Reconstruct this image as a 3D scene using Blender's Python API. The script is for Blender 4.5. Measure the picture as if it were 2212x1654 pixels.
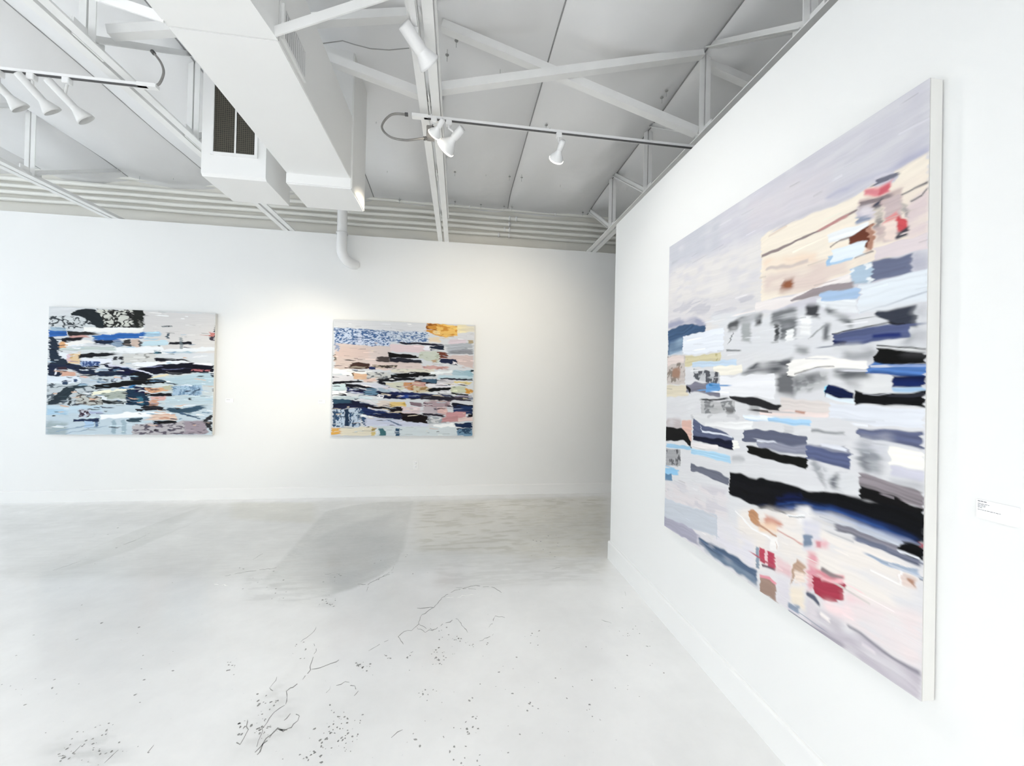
import bpy, bmesh, math, random
import numpy as np
from mathutils import Vector, Matrix

for o in list(bpy.data.objects):
    bpy.data.objects.remove(o, do_unlink=True)
scene = bpy.context.scene
col = scene.collection
random.seed(7)
PI = math.pi

# ------------------------------------------------------------------ camera
FPX, YAW, PITCH, ROLL, EYE = 840.69, 0.136639, 0.006308, 0.021012, 1.62


def cam_axes():
    fwd = Vector((math.sin(YAW) * math.cos(PITCH), math.cos(YAW) * math.cos(PITCH), math.sin(PITCH)))
    right = Vector((math.cos(YAW), -math.sin(YAW), 0))
    up = right.cross(fwd)
    c, s = math.cos(ROLL), math.sin(ROLL)
    return c * right + s * up, -s * right + c * up, fwd


RGT, UPV, FWD = cam_axes()
cd = bpy.data.cameras.new('camera')
cam = bpy.data.objects.new('camera', cd)
col.objects.link(cam)
m = Matrix((RGT, UPV, -FWD)).transposed().to_4x4()
m.translation = Vector((0, 0, EYE))
cam.matrix_world = m
cd.sensor_fit = 'HORIZONTAL'
cd.sensor_width = 36
cd.lens = 36 * FPX / 2212
cd.clip_start = 0.05
scene.camera = cam


def hit(px, py, axis, val):
    """the point of the plane axis=val that the photo pixel (2212x1654) shows"""
    d = RGT * ((px - 1106) / FPX) - UPV * ((py - 827) / FPX) + FWD
    o = Vector((0, 0, EYE))
    return o + d * ((val - o[axis]) / d[axis])


# ------------------------------------------------------------------ world, daylight, exposure
w = bpy.data.worlds.new('sky')
scene.world = w
w.use_nodes = True
w.node_tree.nodes['Background'].inputs[0].default_value = (0.80, 0.90, 1.0, 1)
w.node_tree.nodes['Background'].inputs[1].default_value = 1.0
scene.view_settings.view_transform = 'Standard'
scene.view_settings.look = 'None'
scene.view_settings.gamma = 1
scene.view_settings.use_curve_mapping = False
scene.view_settings.exposure = -0.03
scene.cycles.max_bounces = 5
scene.cycles.diffuse_bounces = 5
scene.cycles.glossy_bounces = 2
scene.cycles.transmission_bounces = 0
scene.cycles.caustics_reflective = False
scene.cycles.caustics_refractive = False
scene.cycles.use_adaptive_sampling = True
scene.cycles.adaptive_threshold = 0.09
scene.cycles.adaptive_min_samples = 16
scene.cycles.use_light_tree = False


def area(name, loc, direction, sx, sy, power, color):
    l = bpy.data.lights.new(name, 'AREA')
    l.shape = 'RECTANGLE'
    l.size, l.size_y = sx, sy
    l.energy = power
    l.color = color
    o = bpy.data.objects.new(name, l)
    o.location = loc
    o.rotation_euler = Vector(direction).to_track_quat('-Z', 'Y').to_euler()
    col.objects.link(o)
    return o


# daylight entering by the shop windows of the rear wall and the windows of the left wall
area('daylight_rear_window', (-2.85, -4.27, 1.75), (0, 1, 0), 8.2, 2.7, 95, (0.95, 0.98, 1.0))
area('daylight_left_window', (-10.97, 0.9, 2.1), (1, 0, 0), 7.0, 2.6, 195, (0.84, 0.93, 1.0))

# ------------------------------------------------------------------ materials
MATS = {}


def new_mat(name):
    mt = bpy.data.materials.new(name)
    mt.use_nodes = True
    nt = mt.node_tree
    return mt, nt, nt.nodes['Principled BSDF']


def lin(h):
    h = h.lstrip('#')
    v = [int(h[i:i + 2], 16) / 255 for i in (0, 2, 4)]
    return tuple(c / 12.92 if c <= 0.04045 else ((c + 0.055) / 1.055) ** 2.4 for c in v)


def paint(name, rgb, rough=0.6, var=0.03, scale=3.0, bump=0.0, bscale=60.0, metal=0.0, spec=0.5):
    mt, nt, b = new_mat(name)
    tc = nt.nodes.new('ShaderNodeTexCoord')
    n = nt.nodes.new('ShaderNodeTexNoise')
    n.inputs['Scale'].default_value = scale
    n.inputs['Detail'].default_value = 1
    nt.links.new(tc.outputs['Object'], n.inputs['Vector'])
    mix = nt.nodes.new('ShaderNodeMix')
    mix.data_type = 'RGBA'
    mix.inputs[6].default_value = (*[c * (1 - var) for c in rgb], 1)
    mix.inputs[7].default_value = (*[min(1, c * (1 + var)) for c in rgb], 1)
    nt.links.new(n.outputs['Fac'], mix.inputs[0])
    nt.links.new(mix.outputs[2], b.inputs['Base Color'])
    b.inputs['Roughness'].default_value = rough
    b.inputs['Metallic'].default_value = metal
    b.inputs['Specular IOR Level'].default_value = spec
    if bump:
        n2 = nt.nodes.new('ShaderNodeTexNoise')
        n2.inputs['Scale'].default_value = bscale
        n2.inputs['Detail'].default_value = 1
        nt.links.new(tc.outputs['Object'], n2.inputs['Vector'])
        bp = nt.nodes.new('ShaderNodeBump')
        bp.inputs['Strength'].default_value = bump
        bp.inputs['Distance'].default_value = 0.01
        nt.links.new(n2.outputs['Fac'], bp.inputs['Height'])
        nt.links.new(bp.outputs['Normal'], b.inputs['Normal'])
    MATS[name] = mt
    return mt


paint('wall', (0.84, 0.84, 0.83), 0.62, 0.012, 1.5)
paint('trim', (0.86, 0.86, 0.85), 0.42, 0.01, 3)
paint('outer_wall', (0.85, 0.83, 0.77), 0.7, 0.06, 2)
paint('vinyl', (0.86, 0.86, 0.865), 0.45, 0.03, 1.3, 0.9, 5)
paint('roof', (0.05, 0.05, 0.05), 0.9, 0.2, 5)
paint('steel', (0.87, 0.87, 0.86), 0.48, 0.05, 8)
paint('duct', (0.87, 0.87, 0.86), 0.5, 0.02, 2)
paint('pipe', (0.86, 0.85, 0.80), 0.45, 0.03, 6)
paint('white_gloss', (0.86, 0.86, 0.86), 0.3, 0.01, 6)
paint('grey_flex', (0.28, 0.27, 0.26), 0.4, 0.15, 40, 0, 1, 0.3)
paint('dark', (0.02, 0.02, 0.02), 0.6, 0.2, 10)
paint('seam_tape', (0.33, 0.33, 0.33), 0.7, 0.2, 6)
paint('pin_grey', (0.38, 0.38, 0.37), 0.6, 0.1, 6)
paint('lamp_grey', (0.70, 0.70, 0.69), 0.4, 0.02, 6)
paint('grey_slot', (0.10, 0.10, 0.10), 0.6, 0.2, 10)
paint('canvas_edge', (0.76, 0.75, 0.72), 0.8, 0.03, 12)
paint('card', (0.92, 0.92, 0.93), 0.6, 0.01, 10)
paint('ink', (0.16, 0.16, 0.17), 0.7, 0.05, 10)
paint('crack', (0.30, 0.30, 0.29), 0.9, 0.3, 30)
paint('pale_chip', (0.90, 0.90, 0.88), 0.5, 0.02, 10)
paint('window_metal', (0.35, 0.36, 0.37), 0.4, 0.05, 5, 0, 1, 0.5)


def lit(name, rgb, strength):
    mt, nt, b = new_mat(name)
    b.inputs['Base Color'].default_value = (0.9, 0.9, 0.85, 1)
    b.inputs['Emission Color'].default_value = (*rgb, 1)
    b.inputs['Emission Strength'].default_value = strength
    MATS[name] = mt


lit('bulb', (1.0, 0.93, 0.78), 6)


def mesh_screen():
    mt, nt, b = new_mat('wire_screen')
    tc = nt.nodes.new('ShaderNodeTexCoord')
    br = nt.nodes.new('ShaderNodeTexBrick')
    br.offset = 0
    br.inputs['Color1'].default_value = (0.016, 0.014, 0.010, 1)
    br.inputs['Color2'].default_value = (0.030, 0.026, 0.018, 1)
    br.inputs['Mortar'].default_value = (0.11, 0.10, 0.075, 1)
    br.inputs['Scale'].default_value = 1
    br.inputs['Brick Width'].default_value = 0.016
    br.inputs['Row Height'].default_value = 0.016
    br.inputs['Mortar Size'].default_value = 0.002
    mp = nt.nodes.new('ShaderNodeMapping')
    mp.inputs['Rotation'].default_value = (PI / 2, 0, 0)
    nt.links.new(tc.outputs['Object'], mp.inputs['Vector'])
    nt.links.new(mp.outputs['Vector'], br.inputs['Vector'])
    nt.links.new(br.outputs['Color'], b.inputs['Base Color'])
    b.inputs['Roughness'].default_value = 0.6
    MATS['wire_screen'] = mt


mesh_screen()


def attr_mat(name, rough, kind):
    mt, nt, b = new_mat(name)
    at = nt.nodes.new('ShaderNodeAttribute')
    at.attribute_name = 'paint'
    tc = nt.nodes.new('ShaderNodeTexCoord')
    if kind == 'floor':
        n1 = nt.nodes.new('ShaderNodeTexNoise')
        n1.inputs['Scale'].default_value = 6
        n1.inputs['Detail'].default_value = 3
        n1.inputs['Roughness'].default_value = 0.7
        nt.links.new(tc.outputs['Object'], n1.inputs['Vector'])
        r1 = nt.nodes.new('ShaderNodeMapRange')
        r1.inputs[1].default_value = 0.3
        r1.inputs[2].default_value = 0.7
        r1.inputs[3].default_value = 0.975
        r1.inputs[4].default_value = 1.02
        nt.links.new(n1.outputs['Fac'], r1.inputs[0])
        # fine dark specks of dirt
        n2 = nt.nodes.new('ShaderNodeTexNoise')
        n2.inputs['Scale'].default_value = 55
        n2.inputs['Detail'].default_value = 1
        nt.links.new(tc.outputs['Object'], n2.inputs['Vector'])
        r2 = nt.nodes.new('ShaderNodeMapRange')
        r2.inputs[1].default_value = 0.76
        r2.inputs[2].default_value = 0.84
        r2.inputs[3].default_value = 1.0
        r2.inputs[4].default_value = 0.72
        nt.links.new(n2.outputs['Fac'], r2.inputs[0])
        n3 = nt.nodes.new('ShaderNodeTexNoise')
        n3.inputs['Scale'].default_value = 1.1
        n3.inputs['Detail'].default_value = 2
        nt.links.new(tc.outputs['Object'], n3.inputs['Vector'])
        r3 = nt.nodes.new('ShaderNodeMapRange')
        r3.inputs[1].default_value = 0.3
        r3.inputs[2].default_value = 0.7
        r3.inputs[3].default_value = 0.90
        r3.inputs[4].default_value = 1.04
        nt.links.new(n3.outputs['Fac'], r3.inputs[0])
        m3 = nt.nodes.new('ShaderNodeMath')
        m3.operation = 'MULTIPLY'
        nt.links.new(r1.outputs[0], m3.inputs[0])
        nt.links.new(r3.outputs[0], m3.inputs[1])
        mu = nt.nodes.new('ShaderNodeMath')
        mu.operation = 'MULTIPLY'
        nt.links.new(m3.outputs[0], mu.inputs[0])
        nt.links.new(r2.outputs[0], mu.inputs[1])
        vm = nt.nodes.new('ShaderNodeVectorMath')
        vm.operation = 'SCALE'
        nt.links.new(at.outputs['Color'], vm.inputs[0])
        nt.links.new(mu.outputs[0], vm.inputs['Scale'])
        nt.links.new(vm.outputs[0], b.inputs['Base Color'])
        rr = nt.nodes.new('ShaderNodeMapRange')
        rr.inputs[1].default_value = 0.3
        rr.inputs[2].default_value = 0.7
        rr.inputs[3].default_value = rough - 0.05
        rr.inputs[4].default_value = rough + 0.08
        nt.links.new(n1.outputs['Fac'], rr.inputs[0])
        nt.links.new(rr.outputs[0], b.inputs['Roughness'])
        bp = nt.nodes.new('ShaderNodeBump')
        bp.inputs['Strength'].default_value = 0.12
        bp.inputs['Distance'].default_value = 0.004
        nt.links.new(n1.outputs['Fac'], bp.inputs['Height'])
        nt.links.new(bp.outputs['Normal'], b.inputs['Normal'])
    else:
        n1 = nt.nodes.new('ShaderNodeTexNoise')
        n1.inputs['Scale'].default_value = 1.0
        n1.inputs['Detail'].default_value = 1
        mp = nt.nodes.new('ShaderNodeMapping')
        mp.inputs['Scale'].default_value = (12, 12, 160)
        nt.links.new(tc.outputs['Object'], mp.inputs['Vector'])
        nt.links.new(mp.outputs['Vector'], n1.inputs['Vector'])
        bp = nt.nodes.new('ShaderNodeBump')
        bp.inputs['Strength'].default_value = 0.15
        bp.inputs['Distance'].default_value = 0.003
        nt.links.new(n1.outputs['Fac'], bp.inputs['Height'])
        nt.links.new(bp.outputs['Normal'], b.inputs['Normal'])
        nt.links.new(at.outputs['Color'], b.inputs['Base Color'])
        b.inputs['Roughness'].default_value = rough
    b.inputs['Specular IOR Level'].default_value = 0.9 if kind == 'floor' else 0.12
    MATS[name] = mt


attr_mat('floor', 0.17, 'floor')
attr_mat('oil_paint', 0.55, 'paint')


# ------------------------------------------------------------------ mesh helpers
class MB:
    def __init__(s):
        s.v, s.f, s.sm = [], [], []

    def add(s, vs, fs, smooth=False):
        n = len(s.v)
        s.v += [tuple(v) for v in vs]
        s.f += [tuple(i + n for i in f) for f in fs]
        s.sm += [smooth] * len(fs)
        return s

    def box(s, x0, x1, y0, y1, z0, z1):
        vs = [(x, y, z) for z in (z0, z1) for y in (y0, y1) for x in (x0, x1)]
        return s.add(vs, [(0, 2, 3, 1), (4, 5, 7, 6), (0, 1, 5, 4), (2, 6, 7, 3), (0, 4, 6, 2), (1, 3, 7, 5)])

    def bar(s, a, b, wx, wz, up=(0, 0, 1)):
        """rectangular bar from a to b, wx wide and wz deep"""
        a, b = Vector(a), Vector(b)
        d = (b - a).normalized()
        u = Vector(up)
        if abs(d.dot(u)) > 0.98:
            u = Vector((0, 1, 0))
        r = d.cross(u).normalized()
        u = r.cross(d)
        vs = []
        for p in (a, b):
            for i, j in ((-1, -1), (1, -1), (1, 1), (-1, 1)):
                vs.append(p + r * i * wx / 2 + u * j * wz / 2)
        return s.add(vs, [(3, 2, 1, 0), (4, 5, 6, 7), (0, 1, 5, 4), (1, 2, 6, 5), (2, 3, 7, 6), (3, 0, 4, 7)])

    def angle(s, a, b, leg, th, side=1, vert=1, up=(0, 0, 1)):
        """L-section steel angle from a to b; the horizontal leg points to side, the upright one to vert*up"""
        a, b = Vector(a), Vector(b)
        d = (b - a).normalized()
        u = Vector(up)
        if abs(d.dot(u)) > 0.98:
            u = Vector((0, 1, 0))
        r = d.cross(u).normalized() * side
        u = r.cross(d) * side * vert
        u = u.normalized()
        prof = [(0, 0), (leg, 0), (leg, th), (th, th), (th, leg), (0, leg)]
        vs = [p + r * i + u * j for p in (a, b) for i, j in prof]
        n = 6
        fs = [tuple(range(n)), tuple(range(2 * n - 1, n - 1, -1))]
        fs += [(i, i + n, (i + 1) % n + n, (i + 1) % n) for i in range(n)]
        return s.add(vs, fs)

    def tube(s, pts, r, n=10, cap=True):
        pts = [Vector(p) for p in pts]
        rr = r if isinstance(r, (list, tuple)) else [r] * len(pts)
        prev = None
        vs, fs = [], []
        for i, p in enumerate(pts):
            d = (pts[min(i + 1, len(pts) - 1)] - pts[max(i - 1, 0)]).normalized()
            if prev is None:
                u = Vector((0, 0, 1)) if abs(d.z) < 0.9 else Vector((0, 1, 0))
            else:
                u = prev
            x = d.cross(u).normalized()
            u = x.cross(d).normalized()
            prev = u
            for k in range(n):
                a = 2 * PI * k / n
                vs.append(p + x * math.cos(a) * rr[i] + u * math.sin(a) * rr[i])
        for i in range(len(pts) - 1):
            for k in range(n):
                fs.append((i * n + k, i * n + (k + 1) % n, (i + 1) * n + (k + 1) % n, (i + 1) * n + k))
        s.add(vs, fs, True)
        if cap:
            s.add(vs[:n], [tuple(range(n - 1, -1, -1))])
            s.add(vs[-n:], [tuple(range(n))])
        return s

    def lathe(s, prof, org, axis, n=28):
        """profile of (distance along axis, radius) revolved about axis at org"""
        d = Vector(axis).normalized()
        u = Vector((0, 0, 1)) if abs(d.z) < 0.9 else Vector((0, 1, 0))
        x = d.cross(u).normalized()
        u = x.cross(d)
        org = Vector(org)
        vs = [org + d * t + (x * math.cos(2 * PI * k / n) + u * math.sin(2 * PI * k / n)) * r
              for t, r in prof for k in range(n)]
        fs = [(i * n + k, i * n + (k + 1) % n, (i + 1) * n + (k + 1) % n, (i + 1) * n + k)
              for i in range(len(prof) - 1) for k in range(n)]
        return s.add(vs, fs, True)

    def prism(s, poly, axis, a0, a1):
        """polygon in the two other axes extruded along axis from a0 to a1"""
        def mk(p, a):
            q = list(p)
            q.insert(axis, a)
            return q
        n = len(poly)
        vs = [mk(p, a0) for p in poly] + [mk(p, a1) for p in poly]
        fs = [tuple(range(n)), tuple(range(2 * n - 1, n - 1, -1))]
        fs += [(i, i + n, (i + 1) % n + n, (i + 1) % n) for i in range(n)]
        return s.add(vs, fs)

    def build(s, name, mat, parent=None, bevel=0.0):
        off = Vector((0, 0, 0)) if parent is None else world_loc(parent)
        me = bpy.data.meshes.new(name)
        me.from_pydata([tuple(Vector(v) - off) for v in s.v], [], s.f)
        bm = bmesh.new()
        bm.from_mesh(me)
        bmesh.ops.recalc_face_normals(bm, faces=bm.faces)
        if bevel:
            bmesh.ops.bevel(bm, geom=[e for e in bm.edges], offset=bevel, segments=2, affect='EDGES', clamp_overlap=True)
        bm.to_mesh(me)
        bm.free()
        if not bevel:
            me.polygons.foreach_set('use_smooth', s.sm)
        me.materials.append(MATS[mat])
        o = bpy.data.objects.new(name, me)
        col.objects.link(o)
        if parent is not None:
            o.parent = parent
        return o


def world_loc(o):
    v = Vector(o.location)
    while o.parent is not None:
        o = o.parent
        v += Vector(o.location)
    return v


def tag(o, label, cat, group=None):
    o['label'] = label
    o['category'] = cat
    if group:
        o['group'] = group
    return o


def thing(name, loc, label, cat, group=None):
    o = bpy.data.objects.new(name, None)
    o.empty_display_size = 0.1
    o.location = loc
    col.objects.link(o)
    return tag(o, label, cat, group)


def struct(o):
    o['kind'] = 'structure'
    return o


def copy_tree(o, dx, label, group=None):
    r = o.copy()
    col.objects.link(r)
    r.location = Vector(o.location) + Vector(dx)
    r['label'] = label
    for ch in o.children:
        c = ch.copy()
        col.objects.link(c)
        c.parent = r
    return r


# ------------------------------------------------------------------ paint layer (brush strokes laid on a grid of vertices)
class Raster:
    """a colour per grid vertex; strokes are strips (x, top, bottom) traced in pixel units and carried onto the plane"""

    def __init__(s, X, Y, base, seed):
        s.X, s.Y = X, Y
        s.C = np.empty(X.shape + (3,))
        s.C[:] = lin(base)
        s.Hh = np.zeros(X.shape)
        s.rng = np.random.RandomState(seed)

    def noise(s, x, y):
        r = s.rng.randint(0, 1 << 30)
        xi, yi = np.floor(x).astype(np.int64), np.floor(y).astype(np.int64)
        fx, fy = x - xi, y - yi
        fx, fy = fx * fx * (3 - 2 * fx), fy * fy * (3 - 2 * fy)

        def h(a, b):
            n = (a * 374761393 + b * 668265263 + r * 1274126177) & 0xffffffff
            n = ((n ^ (n >> 13)) * 1274126177) & 0xffffffff
            return ((n ^ (n >> 16)) & 0xffff) / 65535.0
        return ((h(xi, yi) * (1 - fx) + h(xi + 1, yi) * fx) * (1 - fy)
                + (h(xi, yi + 1) * (1 - fx) + h(xi + 1, yi + 1) * fx) * fy)

    def stroke(s, colr, top, bot, soft, dry=(0, 0), streak=0.10, mott=None, alpha=1.0, relief=0.0, c2=None, rag=0.35, smudge=False):
        xt, yt = np.array([p[0] for p in top]), np.array([p[1] for p in top])
        xb, yb = np.array([p[0] for p in bot]), np.array([p[1] for p in bot])
        x0, x1 = min(xt[0], xb[0]) - soft, max(xt[-1], xb[-1]) + soft
        y0, y1 = min(yt.min(), yb.min()) - soft * 1.5, max(yt.max(), yb.max()) + soft * 1.5
        i = np.where((s.X[0] >= x0) & (s.X[0] <= x1))[0]
        j = np.where((s.Y[:, 0] >= y0) & (s.Y[:, 0] <= y1))[0]
        if len(i) < 1 or len(j) < 1:
            return
        sl = (slice(j[0], j[-1] + 1), slice(i[0], i[-1] + 1))
        X, Y = s.X[sl], s.Y[sl]
        T = np.interp(X, xt, yt)
        B = np.interp(X, xb, yb)
        hgt = np.maximum(np.abs(B - T), 1e-4)
        hm = float(hgt.mean())
        j1 = (s.noise(X / 0.045, Y * 0) - 0.5) * min(0.012, hm * 0.25) * rag * 2
        j2 = (s.noise(X / 0.05, Y * 0 + 3) - 0.5) * min(0.012, hm * 0.25) * rag * 2
        sd = np.minimum(Y - T + j1, B - Y + j2)
        v = np.clip((Y - T) / hgt, 0, 1)
        xl = xt[0] + (xb[0] - xt[0]) * v
        xr = xt[-1] + (xb[-1] - xt[-1]) * v
        ln = np.maximum(xr - xl, 1e-4)
        nl = s.noise(Y / 0.010, X * 0)
        nr = s.noise(Y / 0.010, X * 0 + 7)
        rg = min(0.02, float(ln.mean()) * 0.1) * rag
        el, er = X - xl - nl * rg, xr - X - nr * rg

        def sm(t):
            t = np.clip(t, 0, 1)
            return t * t * (3 - 2 * t)
        a = sm(sd / soft + 0.5)
        if dry[0] > 0:
            a = a * sm((X - xl) / ln / dry[0] * 1.8 - nl * 0.8)
        else:
            a = a * sm(el / soft + 0.5)
        if dry[1] > 0:
            a = a * sm((xr - X) / ln / dry[1] * 1.8 - nr * 0.8)
        else:
            a = a * sm(er / soft + 0.5)
        a = a * alpha
        if soft >= 0.0135 and smudge:
            a = a * np.clip(0.30 + 1.15 * s.noise(X / 0.07, Y / 0.028) + 0.25 * (s.noise(X / 0.15, Y / 0.006) - 0.5), 0, 1)
        c = np.empty(X.shape + (3,))
        c[:] = lin(colr)
        if c2 is not None:
            t = np.clip((X - xl) / ln, 0, 1)[..., None]
            c = c * (1 - t) + np.array(lin(c2)) * t
        if mott is not None:
            fg, den, sx, sy = mott[:4]
            n = 0.65 * s.noise(X / sx, Y / sy) + 0.35 * s.noise(X / sx * 2.3 + Y / sy, Y / sy * 2.1)
            if len(mott) > 4:
                q = sm((den * 0.16 - np.abs(n - 0.5)) / 0.03 + 0.5)[..., None]
            else:
                q = sm((n - (1 - den)) / 0.12 + 0.5)[..., None]
            c = c * (1 - q) + np.array(lin(fg)) * q
        st = s.noise(X / 0.25, (Y - 0.5 * (T + B)) / 0.006) - 0.5
        c = np.clip(c * (1 + streak * 2 * st[..., None]), 0.002, 0.93)
        s.C[sl] = s.C[sl] * (1 - a[..., None]) + c * a[..., None]
        if relief:
            s.Hh[sl] = s.Hh[sl] * (1 - 0.5 * a) + a * relief * (0.6 + 0.8 * (st + 0.5))

    def warp(s, ax, ay):
        """pull the wet paint about: fine sideways tearing along the brush hairs and slow waves across"""
        W, H = s.X[0, -1], s.Y[-1, 0]
        ny, nx = s.X.shape
        tear = (s.noise(s.X / 0.12, s.Y / 0.007) - 0.5) + 0.6 * (s.noise(s.X / 0.4, s.Y / 0.02) - 0.5)
        tear *= 0.35 + 1.3 * s.noise(s.X / 0.25, s.Y / 0.12)
        dy = (s.noise(s.X / 0.10, s.Y / 0.05) - 0.5) + 0.5 * (s.noise(s.X / 0.035, s.Y / 0.03) - 0.5)
        u = np.clip((s.X + ax * tear) / W, 0, 1) * (nx - 1)
        v = np.clip((s.Y + ay * dy) / H, 0, 1) * (ny - 1)
        i, j = np.minimum(u.astype(int), nx - 2), np.minimum(v.astype(int), ny - 2)
        fu, fv = (u - i)[..., None], (v - j)[..., None]
        C = s.C
        s.C = (C[j, i] * (1 - fu) + C[j, i + 1] * fu) * (1 - fv) + (C[j + 1, i] * (1 - fu) + C[j + 1, i + 1] * fu) * fv
        s.Hh = s.Hh[j, i]

    def slivers(s, n, pal, v0, v1):
        W, H = s.X[0, -1], s.Y[-1, 0]
        for k in range(n):
            x, y = s.rng.uniform(-.05, W - .03), H * np.clip(s.rng.normal((v0 + v1) / 2, (v1 - v0) / 3.5), .03, .96)
            ln, h = s.rng.uniform(.04, .20), s.rng.uniform(.004, .016)
            t = s.rng.uniform(-.08, .12) * ln
            b = s.rng.uniform(-.3, .3) * h
            s.stroke(pal[s.rng.randint(len(pal))], [(x, y), (x + ln / 2, y + t / 2 + b), (x + ln, y + t)], [(x, y + h), (x + ln / 2, y + t / 2 + h + b), (x + ln, y + t + h * s.rng.uniform(.3, 1))],
                     0.003, dry=(s.rng.choice([0, .3]), s.rng.choice([.2, .6])), streak=.2, alpha=.95, relief=.0006)

    def drag(s, n, lmin, lmax, hmin, hmax, gain):
        """thin dry drags of the brush that pull the colour found at their start sideways"""
        W, H = s.X[0, -1], s.Y[-1, 0]
        ny, nx = s.X.shape
        for k in range(n):
            x, y = s.rng.uniform(0, W), s.rng.uniform(0, H)
            ln, h = s.rng.uniform(lmin, lmax), s.rng.uniform(hmin, hmax)
            sg = 1 if s.rng.rand() < 0.5 else -1
            c = s.C[min(ny - 1, int(y / H * (ny - 1))), min(nx - 1, int(x / W * (nx - 1)))].copy()
            c = np.clip(c * s.rng.uniform(1 - gain, 1 + gain) + s.rng.uniform(-.02, .03) * gain, 0.003, 0.9)
            tilt = s.rng.uniform(-.05, .07) * ln
            a, b = (x, x + ln) if sg > 0 else (x - ln, x)
            c8 = [int(255 * (1.055 * v ** (1 / 2.4) - 0.055 if v > 0.0031 else 12.92 * v)) for v in c]
            s.stroke('#%02x%02x%02x' % tuple(max(0, min(255, v)) for v in c8), [(a, y), (b, y + tilt)], [(a, y + h), (b, y + tilt + h)], 0.003,
                     dry=(.05, .6) if sg > 0 else (.6, .05), streak=0.2, alpha=0.9, relief=0.0004, rag=.6)

    def text(s, rows, conv, pxm, smudge=False):
        """rows: 'colour; x,top,bottom ...; options' with lengths in the traced pixels, pxm metres a pixel"""
        for ln in rows.strip().splitlines():
            ln = ln.strip()
            if not ln:
                continue
            f = [q.strip() for q in ln.split(';')]
            pts = [tuple(float(q) for q in p.split(',')) for p in f[1].split()]
            o = {'soft': 4 * pxm, 'smudge': smudge}
            if len(f) > 2:
                for q in f[2].split():
                    k, val = q[0], q[1:]
                    if k == 's':
                        o['soft'] = max(float(val) * pxm * (1.5 if smudge and 20 <= float(val) < 60 else 1), 0.002)
                        if float(val) >= 20:
                            o['streak'] = 0.04
                    elif k == 'd':
                        a = val.split(',')
                        o['dry'] = (float(a[0]), float(a[1]))
                    elif k == 'k':
                        o['streak'] = float(val)
                    elif k == 'a':
                        o['alpha'] = float(val)
                    elif k == 'c':
                        o['c2'] = val
                    elif k == 'r':
                        o['rag'] = float(val)
                    elif k == 'n':
                        a = val.split(',')
                        o['mott'] = (a[0], float(a[1]), float(a[2]) * pxm, float(a[3]) * pxm, 1)
                    elif k == 'm':
                        a = val.split(',')
                        o['mott'] = (a[0], float(a[1]), float(a[2]) * pxm, float(a[3]) * pxm)
            if o['soft'] < 0.016 and 'mott' not in o:
                o['relief'] = 0.0007
            s.stroke(f[0], [conv(p[0], p[1]) for p in pts], [conv(p[0], p[2]) for p in pts], **o)


def homography(src, dst):
    A = []
    for (x, y), (u, v) in zip(src, dst):
        A.append([x, y, 1, 0, 0, 0, -u * x, -u * y])
        A.append([0, 0, 0, x, y, 1, -v * x, -v * y])
    h = np.linalg.solve(np.array(A, float), np.array([c for d in dst for c in d], float))

    def conv(x, y):
        k = h[6] * x + h[7] * y + 1
        return ((h[0] * x + h[1] * y + h[2]) / k, (h[3] * x + h[4] * y + h[5]) / k)
    return conv


def grid_object(name, P, C, mat, parent=None):
    """mesh of a grid of points P (rows, cols, 3) with a colour each"""
    r, c = P.shape[:2]
    off = Vector((0, 0, 0)) if parent is None else world_loc(parent)
    P = (P - np.array(off)).reshape(-1, 3).astype(np.float32)
    idx = np.arange(r * c).reshape(r, c)
    q = np.stack([idx[:-1, :-1], idx[1:, :-1], idx[1:, 1:], idx[:-1, 1:]], -1).reshape(-1)
    me = bpy.data.meshes.new(name)
    nq = (r - 1) * (c - 1)
    me.vertices.add(r * c)
    me.vertices.foreach_set('co', P.ravel())
    me.loops.add(nq * 4)
    me.loops.foreach_set('vertex_index', q.astype(np.int32))
    me.polygons.add(nq)
    me.polygons.foreach_set('loop_start', np.arange(nq, dtype=np.int32) * 4)
    me.polygons.foreach_set('use_smooth', np.ones(nq, bool))
    me.update(calc_edges=True)
    ca = me.color_attributes.new('paint', 'FLOAT_COLOR', 'POINT')
    ca.data.foreach_set('color', np.concatenate([C.reshape(-1, 3), np.ones((r * c, 1))], 1).astype(np.float32).ravel())
    me.materials.append(MATS[mat])
    o = bpy.data.objects.new(name, me)
    col.objects.link(o)
    if parent is not None:
        o.parent = parent
    return o


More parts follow.
